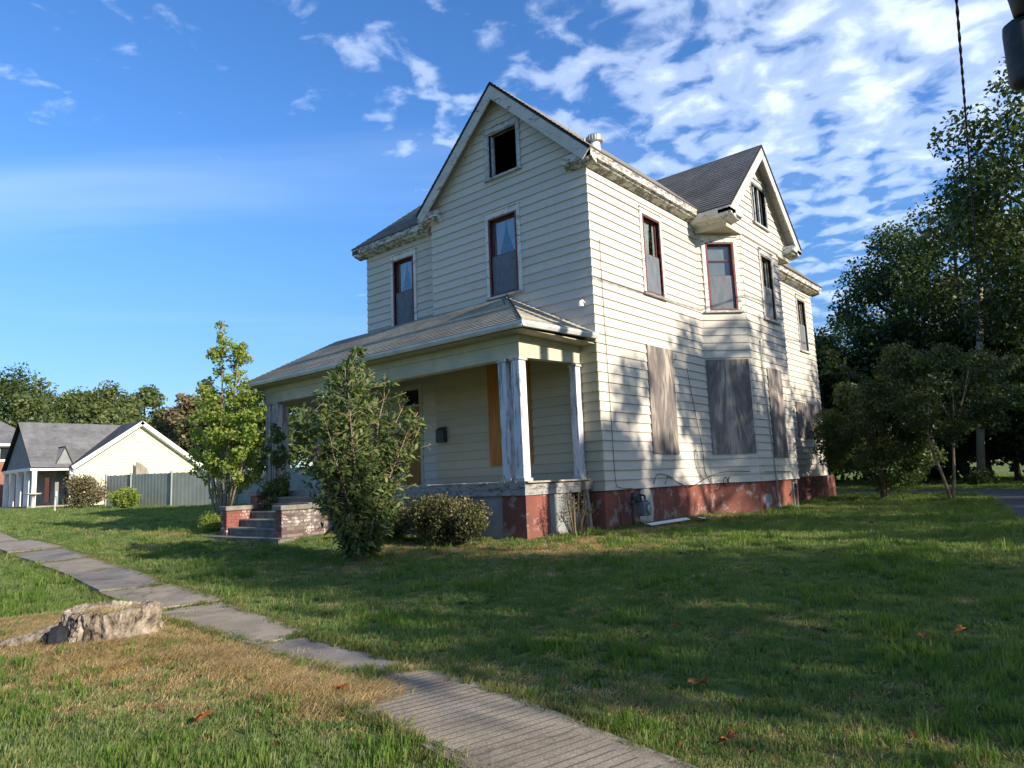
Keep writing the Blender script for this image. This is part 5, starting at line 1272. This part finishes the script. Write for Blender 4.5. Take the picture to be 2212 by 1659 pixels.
def grass():
    g = np.random.default_rng(77); ca = math.atan2(fw.y, fw.x)
    P_ = []; D_ = []
    for r0, r1, dens in ((1.6, 5, 420), (5, 8, 300), (8, 13, 170), (13, 22, 75), (22, 40, 26), (40, 62, 9)):
        half = R(42); area = half*(r1*r1-r0*r0); n = int(area*dens); r_ = np.sqrt(g.uniform(r0*r0, r1*r1, n)); a = ca+g.uniform(-half, half, n)
        P_.append(np.stack([CAM.x+r_*np.cos(a), CAM.y+r_*np.sin(a)], 1)); D_.append(r_)
    P2 = np.concatenate(P_); D2 = np.concatenate(D_); x, y = P2[:, 0], P2[:, 1]
    keep = np.ones(len(x), bool)
    jx = x+g.normal(0, .025, len(x)); jy = y+g.normal(0, .025, len(x))
    for _, poly in SLABS: keep &= ~inpoly(jx, jy, poly)
    keep &= ~inpoly(jx, jy, ALLEY)
    keep &= ~((x > -W2) & (x < -.04) & (y > .0) & (y < 15.2)); keep &= ~((x > -9.2) & (x < PX1-.03) & (y > -2) & (y < 4)); keep &= ~((x > -.1) & (x < DX-.05) & (y > 5) & (y < 9.6))
    keep &= ~((x > -9.05) & (x < -5.75) & (y > -3.68) & (y < -2)); keep &= ~((x < -40.6) & (y > -3) & (y < 8)); keep &= ~((x < -46.5))
    keep &= ~(((x+.33)/.50)**2+((y+8.84)/.48)**2 < 1)
    x, y, d = x[keep], y[keep], D2[keep]; dr = dryness(x, y); z = ground_z(x, y); pt = np.stack([x, y, z], 1)
    rnd = g.random(len(x)); dryp = rnd < np.clip(dr*1.05-.03, 0, .88)
    thin = g.random(len(x)) < np.where(dr > .5, .85, 1.0)
    dist_s = np.clip(.80+d/19, .9, 3.2); v = vn3.f(x*1.3, y*1.3, 3)
    tall = (v > .585) & (g.random(len(x)) < .26) & ~dryp & (d < 22)
    sh_ = ~dryp & ~tall & (g.random(len(x)) < np.clip(1.9*vn1.f(x*2.1+40, y*2.1, 3)-.05, .5, 1))
    tg = np.random.default_rng(3)
    greens = [(tuft(28, .036, .055, tg, 1.0, .0032), .5), (tuft(22, .052, .06, tg, 1.3, .0036), .3), (tuft(30, .03, .06, tg, .9, .003), .2)]
    idx = np.nonzero(sh_)[0]; ch = g.choice(3, len(idx), p=[.5, .3, .2])
    gm_ = grass_mat('green_grass', (.10, .155, .042), (.165, .225, .065), (.26, .275, .11))
    for k in range(3):
        s_ = idx[ch == k]; sc = dist_s[s_]*g.uniform(.6, 1.25, len(s_))*(.75+.35*v[s_])
        scatter('lawn_grass', ('short green lawn grass', 'longer blades among the lawn grass', 'low thin blades of the lawn')[k], pt[s_], sc, *greens[k][0], gm_, 10+k)
    idx = np.nonzero(tall)[0]
    scatter('tall_grass', 'taller bright tufts standing out of the lawn', pt[idx], dist_s[idx]*g.uniform(.6, 1.2, len(idx)), *tuft(20, .088, .045, tg, .9, .0038), grass_mat('tall_grass_blades', (.08, .15, .022), (.13, .21, .035), (.21, .25, .07)), 20)
    wn = vn2.f(x*1.1+70, y*1.1+9, 3); wi = np.nonzero(~dryp & (wn > .56) & (d < 16) & (g.random(len(x)) < .16))[0]
    scatter('lawn_weeds', 'low broad leaved weeds and clover in the lawn', pt[wi], dist_s[wi]*g.uniform(.5, 1.1, len(wi)), *tuft(14, .028, .05, tg, 2.6, .011), grass_mat('weed_leaves', (.05, .10, .03), (.08, .14, .04), (.12, .18, .05)), 22)
    li = g.choice(np.nonzero(d < 20)[0], 900, replace=False)
    scatter('leaf_litter', 'scattered bits of dead leaf and twig in the grass', pt[li]+np.array([0, 0, .03]), g.uniform(.5, 1.5, len(li))*.8, *tuft(2, .012, .02, tg, 3.0, .012), simple('litter_brown', (.20, .10, .045), .8, .1, 0, .4, 30), 23)
    idx = np.nonzero(dryp & thin)[0]
    dm = grass_mat('dry_straw', (.27, .19, .095), (.47, .34, .17), (.64, .49, .27))
    scatter('dry_grass', 'matted dry straw coloured grass', pt[idx], dist_s[idx]*g.uniform(.6, 1.3, len(idx)), *tuft(30, .028, .075, tg, 3.6, .0026), dm, 30)
    # long straw round the stump and over the slab edges
    n = 3600; q = g.uniform(0, 1, n); sx_ = -2.6+q*6.4; sy_ = np.where(sx_ < 1.2, -9.1+g.normal(0, .36, n), -8.42-.09*sx_+g.normal(0, .16, n))
    kk = ~(((sx_+.33)/.44)**2+((sy_+8.84)/.42)**2 < 1); sx_, sy_ = sx_[kk], sy_[kk]
    aq = g.uniform(0, 6.28, 30); rq = .27*np.sqrt(g.random(30)); tp_ = np.stack([-.33+rq*np.cos(aq), -8.84+rq*np.sin(aq), np.full(30, gz(-.33, -8.84)-.1+.33)], 1)
    scatter('straw_thatch', 'long pale straw heaped round the stump and along the walk', np.concatenate([np.stack([sx_, sy_, ground_z(sx_, sy_)+.012], 1), tp_]), g.uniform(.7, 1.4, len(sx_)+len(tp_)), *tuft(20, .04, .08, tg, 4.0, .0026), dm, 31)
    # blades bending over the walk edges
    E_ = []
    for _, poly in SLABS[:8]:
        for i in range(len(poly)):
            a, b_ = np.array(poly[i]), np.array(poly[(i+1) % len(poly)]); L_ = np.hypot(*(b_-a)); m_ = int(L_*60); t_ = g.random(m_)[:, None]; E_.append(a+(b_-a)*t_+g.normal(0, .05, (m_, 2)))
    E_ = np.concatenate(E_); scatter('edge_grass', 'grass creeping over the edges of the walk slabs', np.stack([E_[:, 0], E_[:, 1], ground_z(E_[:, 0], E_[:, 1])+.01], 1), g.uniform(.6, 1.2, len(E_)), *tuft(16, .06, .05, tg, 1.8, .003), grass_mat('edge_grass_blades', (.07, .11, .02), (.15, .17, .05), (.32, .26, .12)), 32)
grass()
# fallen leaves
FL = [(1.47, -5.33, 'fallen orange leaf in the middle lawn'), (5.45, -7.33, 'largest fallen orange leaf in the near right lawn'), (3.40, -8.69, 'fallen orange leaf on the left edge of the grooved slab'), (-4.85, -5.17, 'tiny red leaf in the lawn before the steps'), (6.5, -5.74, 'brown leaf in the right lawn'),
      (3.13, -9.55, 'fallen orange leaf in the grass at lower left'), (5.97, -8.05, 'fallen leaf near the bottom edge right of the walk'), (4.68, -6.12, 'small tan leaf in the centre right lawn'), (.58, -2.93, 'pale leaf in the dry grass near the porch corner'), (4.44, 1.46, 'orange leaf in the far side lawn'), (1.47, 2.38, 'tan leaf beside the bay foundation'), (6.71, -5.5, 'dark curled leaf at the right lawn')]
for i, (x, y, lb) in enumerate(FL):
    g = np.random.default_rng(900+i); n = 11; V = [(0, 0, 0)]; F = []; s = .055 if i not in (1, 2, 5) else .075
    for k in range(n*2):
        q = math.pi*k/n; r_ = s*(1 if k % 2 == 0 else .62)*(1+.2*g.normal()); V.append((r_*math.cos(q), r_*.8*math.sin(q), .018*math.sin(2*q+i)+.01))
    for k in range(n*2): F.append((0, 1+k, 1+(k+1) % (2*n)))
    o = link('fallen_leaf', mesh('fallen_leaf', V, F), M['leaf_fallen']); o.location = (x, y, gz(x, y)+.055); o.rotation_euler = (g.uniform(-.5, .5), g.uniform(-.5, .5), g.uniform(0, 6)); tag(o, lb, 'leaf', 'fallen leaves on the lawn')
